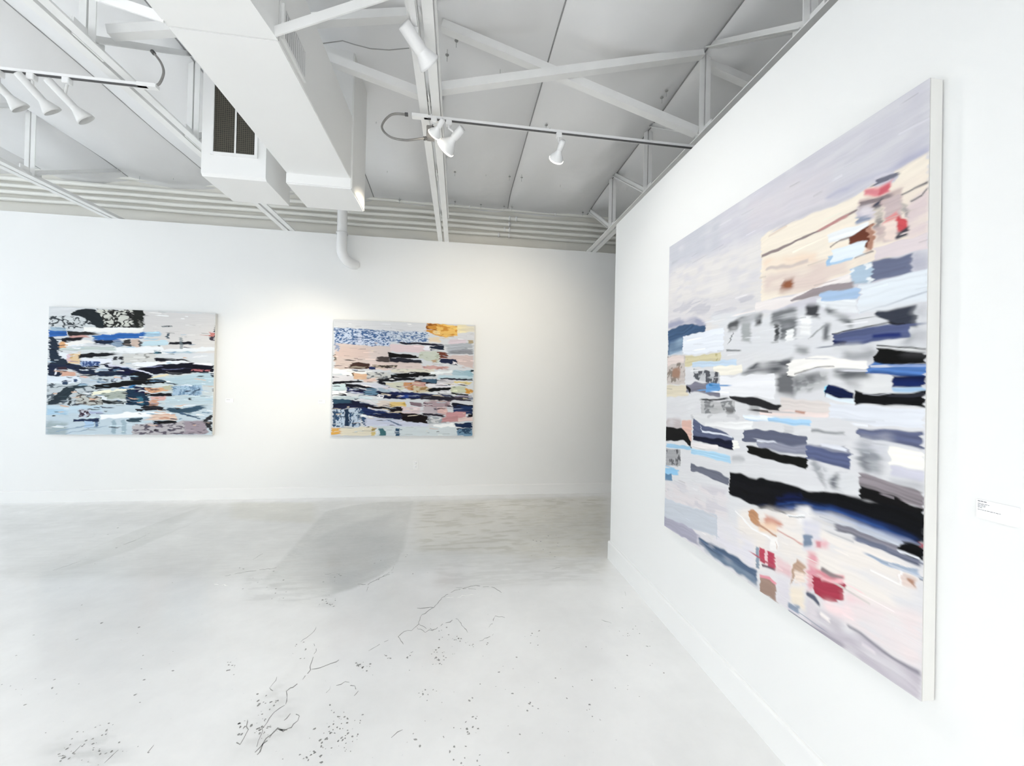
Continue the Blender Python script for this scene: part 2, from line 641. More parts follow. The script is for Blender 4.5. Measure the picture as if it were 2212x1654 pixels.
# ------------------------------------------------------------------ traced brush strokes: colour; x,top,bottom ...; options
LEFT = '''
#d8d5d3; 1180,165,640 1995,190,640; s30
#c6cfd2; 110,860,1230 1960,880,1230; s40
#bfced7; 92,1200,1535 1956,1215,1562; s30
#9fadb2; 92,1380,1535 330,1400,1535; s60
#cdd1d2; 138,215,372 640,225,350; n#3a3f44,.5,60,44
#cfcfc6; 660,140,345 1075,150,345; n#242220,.62,56,50
#d6d8da; 150,120,215 430,130,185; s14
#1c2327; 375,190,215 470,150,215 540,128,240 640,148,325 700,200,345 750,300,345; s8
#22231f; 1068,150,345 1130,155,345 1195,165,320; s8
#77766f; 1135,250,345 1165,300,345; s6
#f4f2ee; 512,345,392 1188,345,388; s4 k.05
#f1efea; 790,385,412 1190,372,390; s4 k.05
#1d2b3b; 132,440,870 190,450,872 262,560,862 335,700,850; s12 k.2
#2b5fa6; 135,375,450 342,378,440; s6 k.2
#9fb6c8; 150,345,378 330,350,380; s10
#201e1e; 340,378,430 480,395,432 720,400,428; d0,.3 k.3
#c69a92; 345,432,470 500,430,462 610,425,452; d.1,.4
#3f6fa0; 600,440,475 700,430,470; d.3,.2
#15131a; 262,468,500 400,462,496 530,452,488; d0,.2
#dba777; 245,498,572 335,508,566; s10
#f1eeea; 310,500,548 480,490,530 650,478,512; d0,.2
#c3cdc9; 240,570,602 700,560,598 1010,560,600; s8 k.2
#2f64ab; 598,470,500 720,420,486 1170,400,466 1395,392,420; d.15,.1 k.3
#182338; 620,488,522 740,484,528 845,480,538; d.2,0
#a9c8dc; 1170,402,462 1395,390,432; d.3,.2 k.2
#8396aa; 838,490,552 900,490,562 955,510,540; s8
#3b3837; 950,500,540 1040,480,562; s10
#cdb7a9; 1040,488,562 1140,480,556; s8
#4a4b4e; 1128,490,560 1165,500,552; s8
#c3dbe4; 1165,498,555 1465,490,546; k.1
#16161f; 1465,510,542 1732,503,535; s5
#6a777e; 1588,455,600 1624,455,600; s14 a.7
#55606a; 1440,420,470 1475,410,465; s10
#c98078; 1925,405,445 1985,405,455; s10
#3d3540; 1930,440,490 1985,450,495; s8
#2c2c33; 1980,330,380 1995,310,520; s6
#8e9496; 1390,330,348 1500,332,350; s8 m#3b3e42,.5,16,14
#eef0f2; 870,565,622 1400,560,640; k.06
#e8ebee; 1380,590,628 1990,570,612; k.06
#47707f; 1300,600,640 1382,602,640; s5
#9ab9c8; 1380,618,640 1830,622,645; d0,.4
#20252a; 1230,636,652 1300,634,648; s4
#e5e8ec; 235,600,640 335,640,712; s8
#dfc49c; 335,640,745 482,618,748; s10
#d9b5c0; 330,640,722 372,640,712; s8
#b9893f; 365,640,690 400,625,680; s10 a.6
#14131a; 470,640,690 700,628,668 945,618,640; d0,.35 k.2
#cfcfcc; 945,640,762 1315,640,742; s14 m#8d8a86,.26,70,50
#e6e8f0; 490,690,745 850,690,765; s8
#33343a; 832,668,712 880,670,712; s8
#33343a; 892,668,708 948,672,710; s8
#45454a; 930,728,756 965,730,756; s8
#9fb2d2; 480,722,782 700,715,772; m#33497a,.5,14,40
#12101a; 1310,690,728 1620,700,728 1725,725,748; d0,.2
#d6d9de; 1400,620,690 1970,640,720; s20 a.6
#eef0f5; 1080,740,802 1600,720,770 1740,745,782; s6 k.1
#16223b; 120,740,878 250,770,880 330,740,800 480,770,856 650,830,884; s10 k.3
#0e1220; 475,790,806 690,768,786; s4
#aebfd0; 630,810,842 830,800,832; d.2,.2
#17243c; 640,850,892 830,820,888 1045,830,892; k.3
#0f1232; 738,752,766 820,765,832 1040,800,902 1295,878,935; s6 k.4
#0c0b1c; 1110,806,830 1370,758,872 1730,750,856 1975,776,872; s6 k.5
#d9d9e8; 790,760,772 1000,790,802 1150,828,846 1270,855,862; s4
#9aa0c0; 1150,790,798 1420,772,782; d.3,.3
#7c80a8; 1300,815,822 1700,800,808; d.4,.4
#b06a6f; 1730,815,840 1930,818,840; s6 m#14121c,.5,20,18
#f0eff6; 1740,750,766 1960,745,775; d.2,.1
#d2a48f; 270,820,884 430,842,888; s10
#3a2530; 235,790,842 335,780,832; s10
#e8e8ee; 195,820,868 215,800,860; s8
#dfe6ee; 108,880,962 330,885,968 475,890,952; k.05
#dab3a7; 480,885,912 580,890,906; d0,.3
#c0cad2; 470,912,982 835,900,962; s14 m#6f7d8a,.25,50,30
#2b3f5b; 272,935,976 332,935,976; s6
#33486a; 398,922,952 436,922,952; s6
#22262e; 830,915,950 880,915,955; s8
#c3cbd8; 840,900,940 1030,890,930; m#424c68,.4,30,26
#0c0b14; 1030,850,940 1150,850,945 1290,890,935; s8 k.4
#b4cad3; 1430,905,985 1975,850,1012; s14 k.12
#15151c; 1440,870,882 1800,850,862; d.3,.3
#e3d8b8; 1220,925,935 1350,880,905 1470,870,885; s5
#0a0a0c; 628,980,1036 900,950,1012 1220,925,982 1432,935,972; s6 k.3
#1a2230; 1440,965,980 1560,975,990; d0,.4
#1f2c3a; 1940,840,900 1976,850,905; s8
#bcc4c8; 108,970,1205 620,990,1190; s14 n#566069,.42,90,50
#26333b; 104,1180,1206 200,1105,1206 330,992,1150 430,980,1022 560,985,1000 625,1012,1028; s8 k.2
#2b3236; 350,1110,1200 385,1130,1205; s12
#b9bab4; 430,1090,1208 730,1110,1208; n#55504d,.45,70,40
#f2efd9; 598,1060,1098 900,1035,1072 1090,1020,1040; d0,.15
#3c76a6; 890,1010,1036 1110,990,1022; d.3,.1
#a4aca3; 690,1075,1142 1000,1055,1142; m#6b7268,.4,60,22
#e6ecef; 710,1115,1150 780,1115,1160; s10
#173047; 985,1045,1212 1100,1020,1216 1250,1130,1216; s8 k.2
#3f7f96; 1110,1120,1190 1180,1130,1200; s14 a.7
#161637; 1080,1010,1062 1260,1020,1105; s8
#d3a480; 1190,1018,1082 1300,1020,1076 1470,1008,1052; s10 m#b2836a,.4,40,30
#b9b9a0; 1400,1000,1030 1500,1000,1060; s10
#0d0c14; 1185,1082,1112 1450,1080,1116 1592,1085,1110; s5 k.2
#d6aca6; 1265,1120,1192 1435,1115,1152; s10
#c99b82; 1240,1165,1232 1345,1130,1222; s10
#a4bdd2; 1500,1000,1112 1840,995,1106; m#6f8ba8,.42,14,60
#41586d; 1690,1098,1112 1810,1030,1052; s8
#bbcdd5; 1420,1122,1205 1962,1110,1212; s16 k.1
#333a46; 1690,1145,1165 1725,1145,1168; s6
#1a1e22; 718,1150,1190 800,1160,1200 965,1168,1202; s8 m#3f4546,.35,40,20
#bcd0dc; 102,1215,1312 720,1220,1302; s14 k.08
#a9c9de; 106,1250,1312 332,1250,1312; s8
#1c1a20; 1165,1210,1242 1320,1220,1268 1415,1240,1262; s8
#17151c; 1098,1255,1280 1405,1260,1280; s5
#3a5468; 1420,1240,1282 1600,1260,1310 1720,1240,1302 1945,1212,1228; d.1,.3 k.3
#47607a; 1590,1288,1312 1810,1372,1386; s6
#c9c9d4; 460,1258,1345 582,1260,1348; m#3c2a3a,.52,26,22
#a9b3cf; 580,1280,1312 725,1280,1306; s8
#f4f5f7; 695,1320,1368 1100,1288,1346 1495,1308,1342; s6 k.05
#dcc3b2; 1150,1345,1392 1300,1320,1388 1575,1318,1382; d.4,.1 k.35 m#c08f78,.35,120,12
#1d2b4a; 398,1370,1396 690,1355,1386; s5
#a9c4de; 520,1385,1462 625,1385,1452; s10
#556d8c; 638,1380,1452 674,1380,1452; s10
#2f4450; 998,1355,1402 1155,1355,1396; s8
#8aa1b0; 820,1400,1530 870,1370,1530; s18 a.8
#93aab8; 930,1380,1535 985,1370,1535; s18 a.8
#b5b1b5; 1050,1430,1545 1640,1400,1548; m#5a5460,.40,52,18
#0c0c0e; 1288,1395,1432 1400,1390,1422 1562,1388,1412; s5
#9a8f98; 1630,1400,1550 1900,1400,1550; s26 m#6b626c,.3,80,26
#2b2c30; 1845,1390,1400 1957,1325,1548; s14
#8ba0b5; 195,1490,1498 420,1450,1458 700,1400,1408; s6
#8ba0b5; 290,1525,1532 600,1460,1468 780,1440,1446; s6
'''

MIDDLE = '''
#d2d4d8; 178,110,260 1915,185,330; s20
#cdbcb4; 185,400,720 880,440,720; s20 c#cfc4c2
#c3cfe2; 188,212,400 480,218,432 870,258,442; s10 m#41608f,.50,20,11
#c6d0dd; 860,255,400 1340,268,392; s10 m#4c6996,.42,20,10
#c8cee0; 470,300,430 520,290,430; s14 a.6
#d0b8b0; 187,440,560 620,470,600; s40 a.6
#8f9bb5; 180,405,490 250,415,500; s14 m#c9c0c2,.5,20,30
#70685f; 178,530,610 205,540,610; s10
#d9c7cb; 860,418,505 1295,430,525; s5 k.05
#e8e8f2; 1288,440,490 1368,440,490; s5
#1a1a2a; 955,388,410 1250,400,425 1545,430,452; d.1,0
#1c2536; 1362,450,497 1535,440,492; s5
#a8adb5; 1520,430,540 1905,400,545; d.2,.1 k.25
#cfd0d4; 1620,300,370 1910,280,350; s14
#cfc3cb; 1560,365,420 1840,355,412; d.2,.2 k.1
#c98c3c; 1312,158,260 1450,165,312 1570,200,335; s8 n#8a5220,.5,120,50
#e3b867; 1440,168,300 1560,180,335 1700,190,312; s14 m#c98c3c,.35,60,28
#f0dca6; 1400,240,290 1480,250,300; s14 a.7
#e9dcb0; 1690,180,282 1915,190,268; s14 c#d6d2c6
#e3cfae; 1340,335,402 1490,335,400; s20 a.8
#a99a7e; 1830,365,412 1892,370,412; s10
#cbb9b6; 1560,560,625 1895,560,720; s20 k.1
#8f9299; 1555,498,545 1905,475,548; d.25,.1 k.3
#6d3b2e; 1448,518,605 1575,530,605; s8
#c2c8bd; 1225,500,600 1440,510,645 1475,560,645; s8 m#aab0a0,.3,60,40
#b98f6a; 1380,610,650 1440,600,640; s12 a.7
#0d0b0c; 838,518,582 1100,540,588 1245,574,586; s5
#463f3e; 695,600,622 760,563,645 865,570,665; s8
#23242e; 860,580,652 1000,585,660 1258,610,665; s8 k.6
#c5cbd5; 1120,590,606 1300,600,625; d.2,.3
#1c2440; 1480,600,652 1600,600,660 1695,615,690; s6 k.3
#e4e0e4; 1640,630,672 1684,640,665; s5
#d7c7c2; 600,620,725 900,640,735 1260,650,725; s10 k.1
#432f29; 318,702,708 400,650,712 480,635,716 612,662,716; s6 k.3
#bfb5a3; 380,682,700 560,690,702; s8 a.7
#3a3430; 640,672,712 800,670,705 955,672,700; s8 m#b9aa9a,.45,30,16
#232f5c; 606,698,732 692,700,732; s5
#caa5a0; 1250,690,732 1620,690,735; d.1,.2 m#a9807c,.35,50,20
#efefee; 162,708,772 420,730,800 655,755,792; s6 k.05
#d8d6da; 165,790,880 420,800,868; k.06
#6b5740; 405,765,800 435,765,800; s5
#d5b193; 418,770,842 585,780,846; s8
#c9cac8; 580,760,856 870,760,842; m#6b6f74,.42,40,24
#d6d2c4; 880,715,765 1100,720,770 1410,730,775; s10 m#b5b0aa,.3,60,30
#0a0a0c; 868,780,828 1200,764,822 1430,770,812; s6 k.3
#e9eef0; 1358,758,790 1640,738,772; d0,.15
#a9c0cb; 1630,742,824 1898,738,824; k.12 c#8fb0bd
#1d2a30; 1850,738,762 1898,740,768; s8
#b8cdd6; 1430,790,842 1892,812,852; d.1,0
#20222e; 1470,828,846 1892,845,868; d.1,0
#111115; 162,882,914 340,858,888 565,868,884; d0,.15
#dcc3b8; 540,845,875 700,835,880; s12
#16171d; 680,860,892 880,826,872 1210,828,852; d.1,.1 k.3
#c9c6ca; 1445,850,925 1665,850,935; k.08
#221418; 1155,858,905 1445,868,905; d.1,0
#3f5a70; 1200,850,882 1455,838,892; d.4,.1
#d9c68c; 1660,868,902 1892,888,915; d0,.2
#c8d9dd; 160,910,1015 335,905,1000; s8
#f0f2f3; 162,988,1034 335,982,1030; s6
#cfd2dc; 400,878,912 720,898,965 990,958,1005; s6 k.15
#101018; 318,898,940 450,900,940 720,962,990; d0,.2 k.4
#10121c; 720,870,890 880,905,930 1010,965,985; s5
#cfd0bf; 815,888,922 1045,880,985; s10
#c48f66; 1035,890,962 1195,878,992; s12 m#a26a40,.4,40,34
#c2978d; 1150,878,925 1310,890,970; s12
#c9bfa5; 1150,930,1012 1350,940,1005; m#9c7e55,.4,40,24
#dedbe0; 1330,900,950 1680,900,960; s8
#0c0c10; 1342,958,1002 1612,953,992; s5 k.2
#c3c8b0; 1612,945,1025 1810,940,1012; s8
#c99245; 1800,960,1022 1893,985,1024; s8 m#d9c9a0,.4,40,20
#1a2350; 330,940,1000 700,990,1062 1040,1000,1085 1892,1080,1115; s8 k.6
#14142a; 340,930,960 560,990,1010 720,1000,1060 900,985,1060; d.1,.2 k.6
#c9cfe0; 340,988,1000 720,1038,1050; d.1,.3
#5f7f97; 535,958,1042 735,958,1042; d.2,.3 k.3
#9fb0bd; 700,940,990 900,990,1010; d.2,.3
#111115; 160,1030,1052 340,1028,1046; s4
#c3d0d5; 162,1048,1090 500,1055,1100 725,1070,1112; d0,.25 k.3
#f0f0f2; 712,1030,1082 802,1040,1082; s5
#8d8fa5; 740,1045,1072 790,1050,1070; s8
#0f1738; 800,1038,1092 1070,1038,1092; s6 k.4
#24408c; 950,1050,1080 1120,1040,1078; d.3,.3
#0a0a0c; 1608,1018,1036 1835,1033,1056; s4
#e1e2e6; 1345,1008,1032 1625,1000,1026; d.2,0
#2a2733; 1235,1040,1105 1600,1060,1110 1892,1070,1122; s6 k.6
#8b8494; 1650,1050,1070 1890,1055,1085; d.2,.1
#171c36; 160,1086,1215 430,1105,1195 730,1190,1245; s6 k.4
#2e4a5e; 160,1088,1140 425,1104,1146; d0,.3 k.2
#d9d5dc; 500,1080,1095 720,1150,1162; d.1,.2
#d8cdc5; 715,1108,1192 885,1120,1195; s6 k.06
#dcc07e; 872,1124,1184 1065,1130,1184; s10 m#b89a50,.3,40,26
#140d14; 555,1165,1205 800,1190,1240 1010,1190,1290 1200,1240,1340; s8 k.4
#7d6a72; 1108,1118,1175 1285,1148,1185; d.1,.2
#1b2a55; 500,1188,1275 700,1220,1310 880,1258,1315 1010,1280,1335; s8 k.3
#c9cdd8; 580,1184,1202 860,1236,1252; s5
#d3c2c4; 1012,1188,1262 1248,1193,1272; s5 k.06
#a8949a; 1280,1128,1205 1615,1108,1195; s8 m#7f6a70,.3,70,30
#b9b0b6; 1278,1190,1285 1570,1200,1295; s8 m#8f8088,.35,60,30
#d3b2ae; 1440,1205,1280 1570,1200,1290; s10
#2a2530; 1240,1270,1290 1560,1290,1320; d.1,.2
#1b3057; 1640,1160,1275 1892,1178,1285; s6 k.3
#111624; 1620,1140,1160 1890,1170,1195; d.1,0
#c08f92; 1555,1265,1345 1805,1250,1325; s10 k.2
#d8c2be; 1700,1330,1380 1890,1310,1370; s10 k.2
#140f14; 1820,1290,1330 1890,1280,1320; d.3,0
#b9c8d8; 160,1215,1425 505,1198,1425; s6 m#2f4a6a,.44,16,34
#20324a; 308,1208,1425 362,1208,1425; s12
#2c4560; 165,1230,1420 200,1230,1420; s14 a.8
#2f4a6b; 500,1198,1290 545,1250,1422 600,1340,1424; s14 k.3
#c6cbdc; 555,1300,1424 1000,1338,1445 1345,1390,1445; s10 k.1
#66758f; 800,1340,1352 1025,1408,1426; d.2,.2
#12080a; 1000,1262,1345 1160,1270,1375 1335,1308,1392; s5 k.3
#141a38; 690,1260,1312 860,1262,1330 1000,1290,1345; s8 k.3
#eef2f6; 508,1276,1312 660,1308,1322; d0,.2
#9aa0a6; 1338,1318,1395 1570,1330,1395; s12 m#d3d4d6,.4,40,30
#b98a8c; 1500,1332,1385 1710,1298,1375; s14 k.2
#cdd6da; 640,1420,1545 1700,1440,1552; s16 k.06
#f4f7f9; 1398,1412,1428 1500,1405,1442 1640,1393,1447 1672,1408,1436; s5 k.04
#172a4a; 1668,1400,1455 1888,1388,1460; s6 k.3
#ddd6c3; 255,1438,1542 645,1428,1542; s8
#dba64e; 145,1440,1525 290,1440,1512; d0,.5
#c9b478; 640,1440,1545 695,1440,1545; s8 m#8f7c4a,.3,40,40
#3f6a70; 718,1448,1545 770,1446,1545 812,1500,1545; s8
#dfe7ea; 690,1450,1545 740,1470,1545; s8 a.8
#2c4b66; 928,1450,1545 982,1450,1545; s10
#6d8ea8; 1690,1462,1548 1886,1460,1556; s10 m#2c4660,.4,40,24
'''

BIG0 = '''
#cac8d0; 60,1000,1900 1800,0,1500; s90
#bfc1c9; 80,1120,1300 420,900,1180; s90 a.8
#dedad8; 70,1300,1750 760,1050,1700; s110
#d3cdd2; 600,850,1050 1150,560,880; s90 a.7
#d9d9db; 40,1750,3200 1800,1500,3400; s110
#dfdcdd; 40,2900,3500 1800,3150,4300; s110
'''

BIGA = '''
#d6d3d5; 80,1500,1640 650,1430,1570; s30 m#c5c3c9,.4,130,40
#eee4d5; 686,1085,1500 740,1030,1480 1000,925,1440 1300,810,1330 1500,680,1250 1790,510,1060; s14 k.04
#e9dccf; 1300,900,1300 1790,620,1070; s60 a.8
#b3b3c6; 1110,822,838 1500,640,668 1790,470,512; s22
#a9a8bd; 1560,590,640 1790,410,500; s40 a.7
#c6c3ca; 700,1020,1045 1000,895,925 1300,790,812; s18 a.8
#d9cabd; 740,1060,1075 860,985,1000; s12
#8d7f7f; 690,1188,1202 800,1140,1165 900,1100,1118 1100,1010,1025 1325,888,905; s6
#bb8a88; 1050,1025,1045 1180,965,985 1300,905,922; d.3,.2
#edd9c6; 700,1220,1310 1060,1170,1270; s30
#cdbfb8; 720,1280,1300 900,1250,1270 1010,1215,1235; s16
#dbcac2; 700,1330,1445 1050,1250,1420 1290,1190,1310; s40
#8f5a3f; 808,1432,1452 838,1362,1446 905,1338,1405; s24
#d9c9c9; 1640,860,1090 1790,740,1060; s20
#c9c6d0; 1420,690,760 1480,660,735 1570,640,715; s10
#6f6f7d; 1430,712,735 1540,668,700 1625,638,655; d.1,.3
#d9868d; 1355,775,812 1450,755,800 1540,712,772; s16
#c65663; 1460,755,795 1530,718,762; s14 a.8
#bfaaa6; 1325,840,905 1480,790,870 1620,740,850; s18
#726a70; 1330,850,880 1460,800,830 1600,765,790; d.1,.3 a.8
#bdb7c3; 1318,885,975 1430,855,960; s18
#8f97ab; 1308,940,985 1400,925,960; s16
#d9d2d6; 1350,870,930 1420,850,920; s20
#3d4353; 1432,850,1050 1482,815,1000; s18
#c4b3b3; 1490,830,1110 1610,790,1085; s18
#b9a3a3; 1430,1020,1130 1500,1000,1110; s20
#c64f55; 1572,925,1030 1652,965,1040; s14
#d98d8c; 1495,955,1005 1585,905,960; s16
#e8d6cc; 1495,985,1100 1578,950,1085; s14
#3c4557; 1605,858,905 1652,878,945; s18
#3f4149; 1578,1050,1085 1662,995,1052; s14
#6f6a6d; 1610,795,806 1700,745,756 1785,712,724; s6
#6f6a6d; 1660,838,848 1740,800,812 1785,745,760; s6
#e9ebec; 1125,1065,1120 1260,1010,1085 1395,965,1045; s8
#8b7d78; 1145,1132,1140 1210,1090,1100 1400,1030,1042; s5
#6b3a2a; 1268,1078,1135 1340,1035,1125 1425,985,1165; s8
#c99b86; 1385,1000,1165 1430,990,1155; s8 a.6
#9fc0dd; 1122,1195,1262 1160,1185,1255; s8
#e2eaf0; 1148,1150,1242 1374,1103,1192; s5 k.04
#a9c8e0; 1150,1238,1256 1310,1205,1218; d.1,.2
#8a7f7d; 1300,1210,1218 1425,1165,1175; s4
#dcd0d2; 1428,1150,1242 1790,1043,1157; s5 k.05
#a9bccd; 1285,1275,1385 1435,1235,1375; m#dfe3e6,.45,40,30
#6a7089; 1422,1245,1372 1695,1188,1312; s10 k.1
#a9a9b8; 1690,1182,1310 1790,1165,1292; s20
#ebe4e2; 648,1505,1562 900,1458,1512 1285,1308,1372; s7 k.05
#9a8f92; 888,1492,1502 1030,1412,1465 1330,1368,1402; d0,.1
#e3e6e9; 1050,1480,1530 1335,1460,1570; s12
#a5bedb; 1078,1440,1492 1335,1398,1462; s6 k.08
#dde3e9; 1328,1393,1582 1790,1288,1505; s5 k.05
#b9c0c9; 1345,1565,1575 1560,1500,1512 1790,1420,1432; s6
'''

BIGB = '''
#9d9fb4; 80,182,240 180,160,220 280,143,205 360,180,215; s24
#3f5878; 78,240,425 200,190,385 280,200,260 358,198,245; s12 k.2
#9bb3c9; 85,345,425 195,285,415; s30 a.8
#d9dadd; 400,120,400 1950,40,420; s60
#5d5f63; 515,205,245 620,140,200 770,108,150; s24
#77797c; 830,100,205 900,80,200 1025,78,205; s24
#4b4e53; 898,185,318 1015,178,305; s22
#3f4044; 1085,60,135 1185,48,155; s20
#6f7275; 1235,55,105 1330,95,150 1425,150,215; s24
#a5a8a9; 615,190,300 685,178,325; s22
#3f4143; 858,195,325 892,195,312; s18
#4a4b4d; 715,152,205 765,148,195; s20
#555658; 520,190,250 590,170,235; s22
#e9e9e9; 1045,150,270 1125,135,262; s18
#eceded; 940,240,330 1000,235,320; s14
#6d6f73; 1215,190,310 1265,180,300; s20
#9b9d9f; 1110,285,300 1240,180,195; s10
#7d7f82; 520,330,345 560,250,265; s8
#85878a; 500,385,400 640,375,388; d.1,.3
#6c6e70; 1010,360,400 1110,370,410; s30
#363a46; 1595,105,125 1720,85,188 1890,58,195; s14
#b5b6bb; 1885,50,310 1965,45,340; s40
#96989d; 1780,280,350 1880,200,340; s40
#dcdcdd; 1640,270,340 1800,250,320; s30
#0f0f12; 1283,254,264 1500,215,224 1690,170,178 1810,172,180; s5
#565f85; 1283,262,325 1340,247,352 1500,225,342 1700,180,302 1842,178,272; s8 k.2
#131f4d; 1288,300,345 1385,318,350; s12
#23306b; 1555,272,305 1700,250,290 1775,240,280; s16
#8f9094; 1355,370,435 1590,345,440; s36
#d3d4d5; 1290,340,400 1500,330,380; s24
#0f0f10; 1605,348,358 1800,358,368 1960,366,378; s5
#e3e3e3; 1600,360,378 1960,376,390; s8
#0b0b0b; 1572,440,455 1605,375,462 1960,387,478; s6
#3a3a3c; 1770,385,420 1960,390,425; s24 a.8
#e3e7ee; 188,285,418 490,218,385; s5 k.06
#cdc5a2; 198,430,505 470,395,455; m#aba06f,.35,40,30
#c6bdb8; 66,430,630 205,425,640; s14 m#8a8078,.38,40,40
#ded0cb; 72,440,500 195,430,470; s10
#a07f6d; 108,520,585 168,508,592; s20
#d9d0bb; 64,640,725 230,648,722; s16
#c3d5e6; 255,472,505 400,460,500 585,440,492; s8
#efeade; 408,495,565 625,485,552; s6
#bfc0c3; 262,515,600 460,545,650; m#54565c,.48,22,46
#55575c; 615,545,562 740,470,556 840,458,556 995,448,525; s22
#d9d9da; 700,420,470 930,400,450; s24
#7d7c8a; 212,640,695 300,618,685 465,640,735; s10 k.2
#16151c; 212,640,662 245,660,705; s8
#6ba0d6; 355,640,695 410,620,685 470,625,675; s10
#3b7fb8; 380,630,650 450,640,655; s8
#6a6b6e; 875,540,700 1010,540,725; s30
#8d8e90; 1000,560,700 1260,540,655; s26 m#b9babb,.5,60,26
#e9e9ec; 458,570,722 868,561,727; s5 k.06
#54575b; 1280,508,560 1400,520,615 1570,520,605; s30
#6f7073; 1000,570,640 1160,560,620; s28
#dedede; 1440,590,705 1730,555,690; s40
#8b8c8e; 1370,560,640 1480,600,660; s36 a.7
#2a2a2c; 948,560,582 1000,550,572; s8
#f1eeea; 946,492,572 1000,462,570 1160,430,512 1530,450,515; s6 k.05
#77726e; 1000,555,562 1160,508,515 1300,490,497; s5
#4f77b5; 1522,500,548 1580,458,548 1960,488,565; s6 k.35
#35568f; 1540,535,552 1960,552,572; d.1,0
#0f1f4f; 1718,560,645 1960,563,652; s8 k.4
#a9c9e6; 1712,645,670 1960,650,684; s8 k.2
#dfe2e9; 1252,765,875 1600,790,920 1960,800,968; s8 k.05
#7fd0ea; 1222,655,705 1262,636,662; s8
#0d1a44; 1224,690,722 1252,640,722 1445,690,755; s6 k.5
#dfeaf2; 1228,702,722 1330,730,752 1445,735,772; s6
#0a0a0e; 1438,678,780 1600,690,784 1960,678,795; s6 k.4
#c9cbd2; 1500,690,698 1620,700,706 1720,680,686; s5
#30313a; 1650,700,720 1960,690,720; d.3,0 a.7
#b9b9ba; 320,755,840 580,755,855; m#808183,.4,60,34
#6f6f70; 505,808,858 565,798,852; s14
#8a8a8a; 675,765,835 755,765,845; s26
#232326; 525,724,736 700,728,792 840,758,818 945,792,832; s8 k.2
#3d3d40; 290,740,752 560,735,748; d.3,.3
#d8d0cc; 900,725,830 1260,765,865; s16
#e9dad6; 748,812,855 1260,838,875; s8
#b98c7c; 1015,822,842 1090,828,848; s10
#d9d9da; 250,850,920 640,850,930; s20 m#bdbdbf,.3,70,26
#a5cbe8; 636,855,888 950,878,915 1130,895,948; s6 k.15
#e9f0f6; 636,853,884 820,860,905; s8
#ececec; 348,915,942 705,893,962; s6
#c7c7c9; 930,930,1010 1000,930,1010; s18
#d9b3a6; 178,900,1010 255,895,1050; s16
#b5a8a8; 66,880,950 180,890,970; s20 a.8
#0b0b0c; 60,942,1038 180,963,1044 218,1000,1054 255,1058,1108; s7
#585f7a; 262,885,1035 330,930,1055 570,1018,1068; s8 k.15
#14182e; 262,1015,1038 450,1033,1084 558,1043,1108; s7 k.3
#d9dde6; 315,925,935 330,975,990 560,1015,1024; s5
#efefe8; 555,1040,1100 600,1045,1090; s8
#5f6377; 628,956,1042 1104,1012,1112; s5 k.06
#8e90a0; 735,1055,1085 900,1062,1118 1400,1085,1190; s14 k.2
#dcdfe8; 730,1042,1056 900,1055,1068; d.2,.3
#596183; 1092,1082,1185 1424,1128,1250; s7 k.15
#e0e2ea; 1180,1062,1080 1400,1085,1120; d.2,.2
#77797e; 1120,965,985 1380,980,1000; s14 a.8
#d2d2d5; 1130,1000,1060 1400,1010,1090; s24
#0c0c0a; 653,1073,1132 700,1078,1148 1106,1178,1258; s7
#5f6583; 1462,938,1000 1700,965,1060 1950,988,1108; s10 k.3
#c9cad0; 1490,1000,1180 1720,1010,1160; s40
#8e9197; 1470,1010,1200 1560,1060,1260 1650,1180,1310; s40
#70737a; 1490,1110,1240 1560,1180,1280; s30
#f4f1ea; 1697,1083,1232 1960,1128,1262; s8 k.04
#c9c8d4; 1712,1232,1295 1960,1258,1335; s14
#a9aab0; 1700,1300,1390 1960,1340,1440; s30
#a9abb0; 1125,1185,1250 1300,1300,1400 1460,1270,1400; s30 m#d6d7d9,.5,60,70
#85878d; 1140,1190,1240 1230,1290,1400; s26
#77797f; 1270,1300,1390 1330,1270,1380; s26
#8b8388; 1472,1288,1375 1600,1308,1420 1960,1428,1560; s8 k.35
#0d0b0d; 1470,1368,1455 1600,1405,1490 1800,1485,1575 1965,1556,1640; s8 k.3
#9cc4de; 55,1055,1085 150,1075,1110 260,1088,1115; d.1,.1
#e8e3e3; 245,1055,1092 450,1078,1115; s6
#a9cfe6; 245,1098,1142 540,1150,1208; s7 k.15
#a5a5a7; 62,1100,1230 172,1115,1235; m#5f5f62,.38,34,46
#8fc0e0; 52,1240,1292 168,1258,1298; d0,.2
#5f85a5; 50,1290,1345 108,1288,1345; s8
#6b6e7c; 242,1213,1262 400,1265,1320 532,1318,1375; s6 k.15
#b9babd; 545,1150,1200 640,1170,1210; s20
#dcd6d8; 55,1340,1480 520,1400,1640; s40 m#cfcbd0,.4,120,50
#0a0b10; 528,1272,1440 600,1284,1470 730,1318,1515 880,1343,1560 1050,1385,1560 1250,1428,1560 1500,1500,1640 1965,1600,1800; s12 k.4
#141a2c; 700,1500,1530 900,1520,1575 1080,1540,1590; d.2,.4 k.8
'''

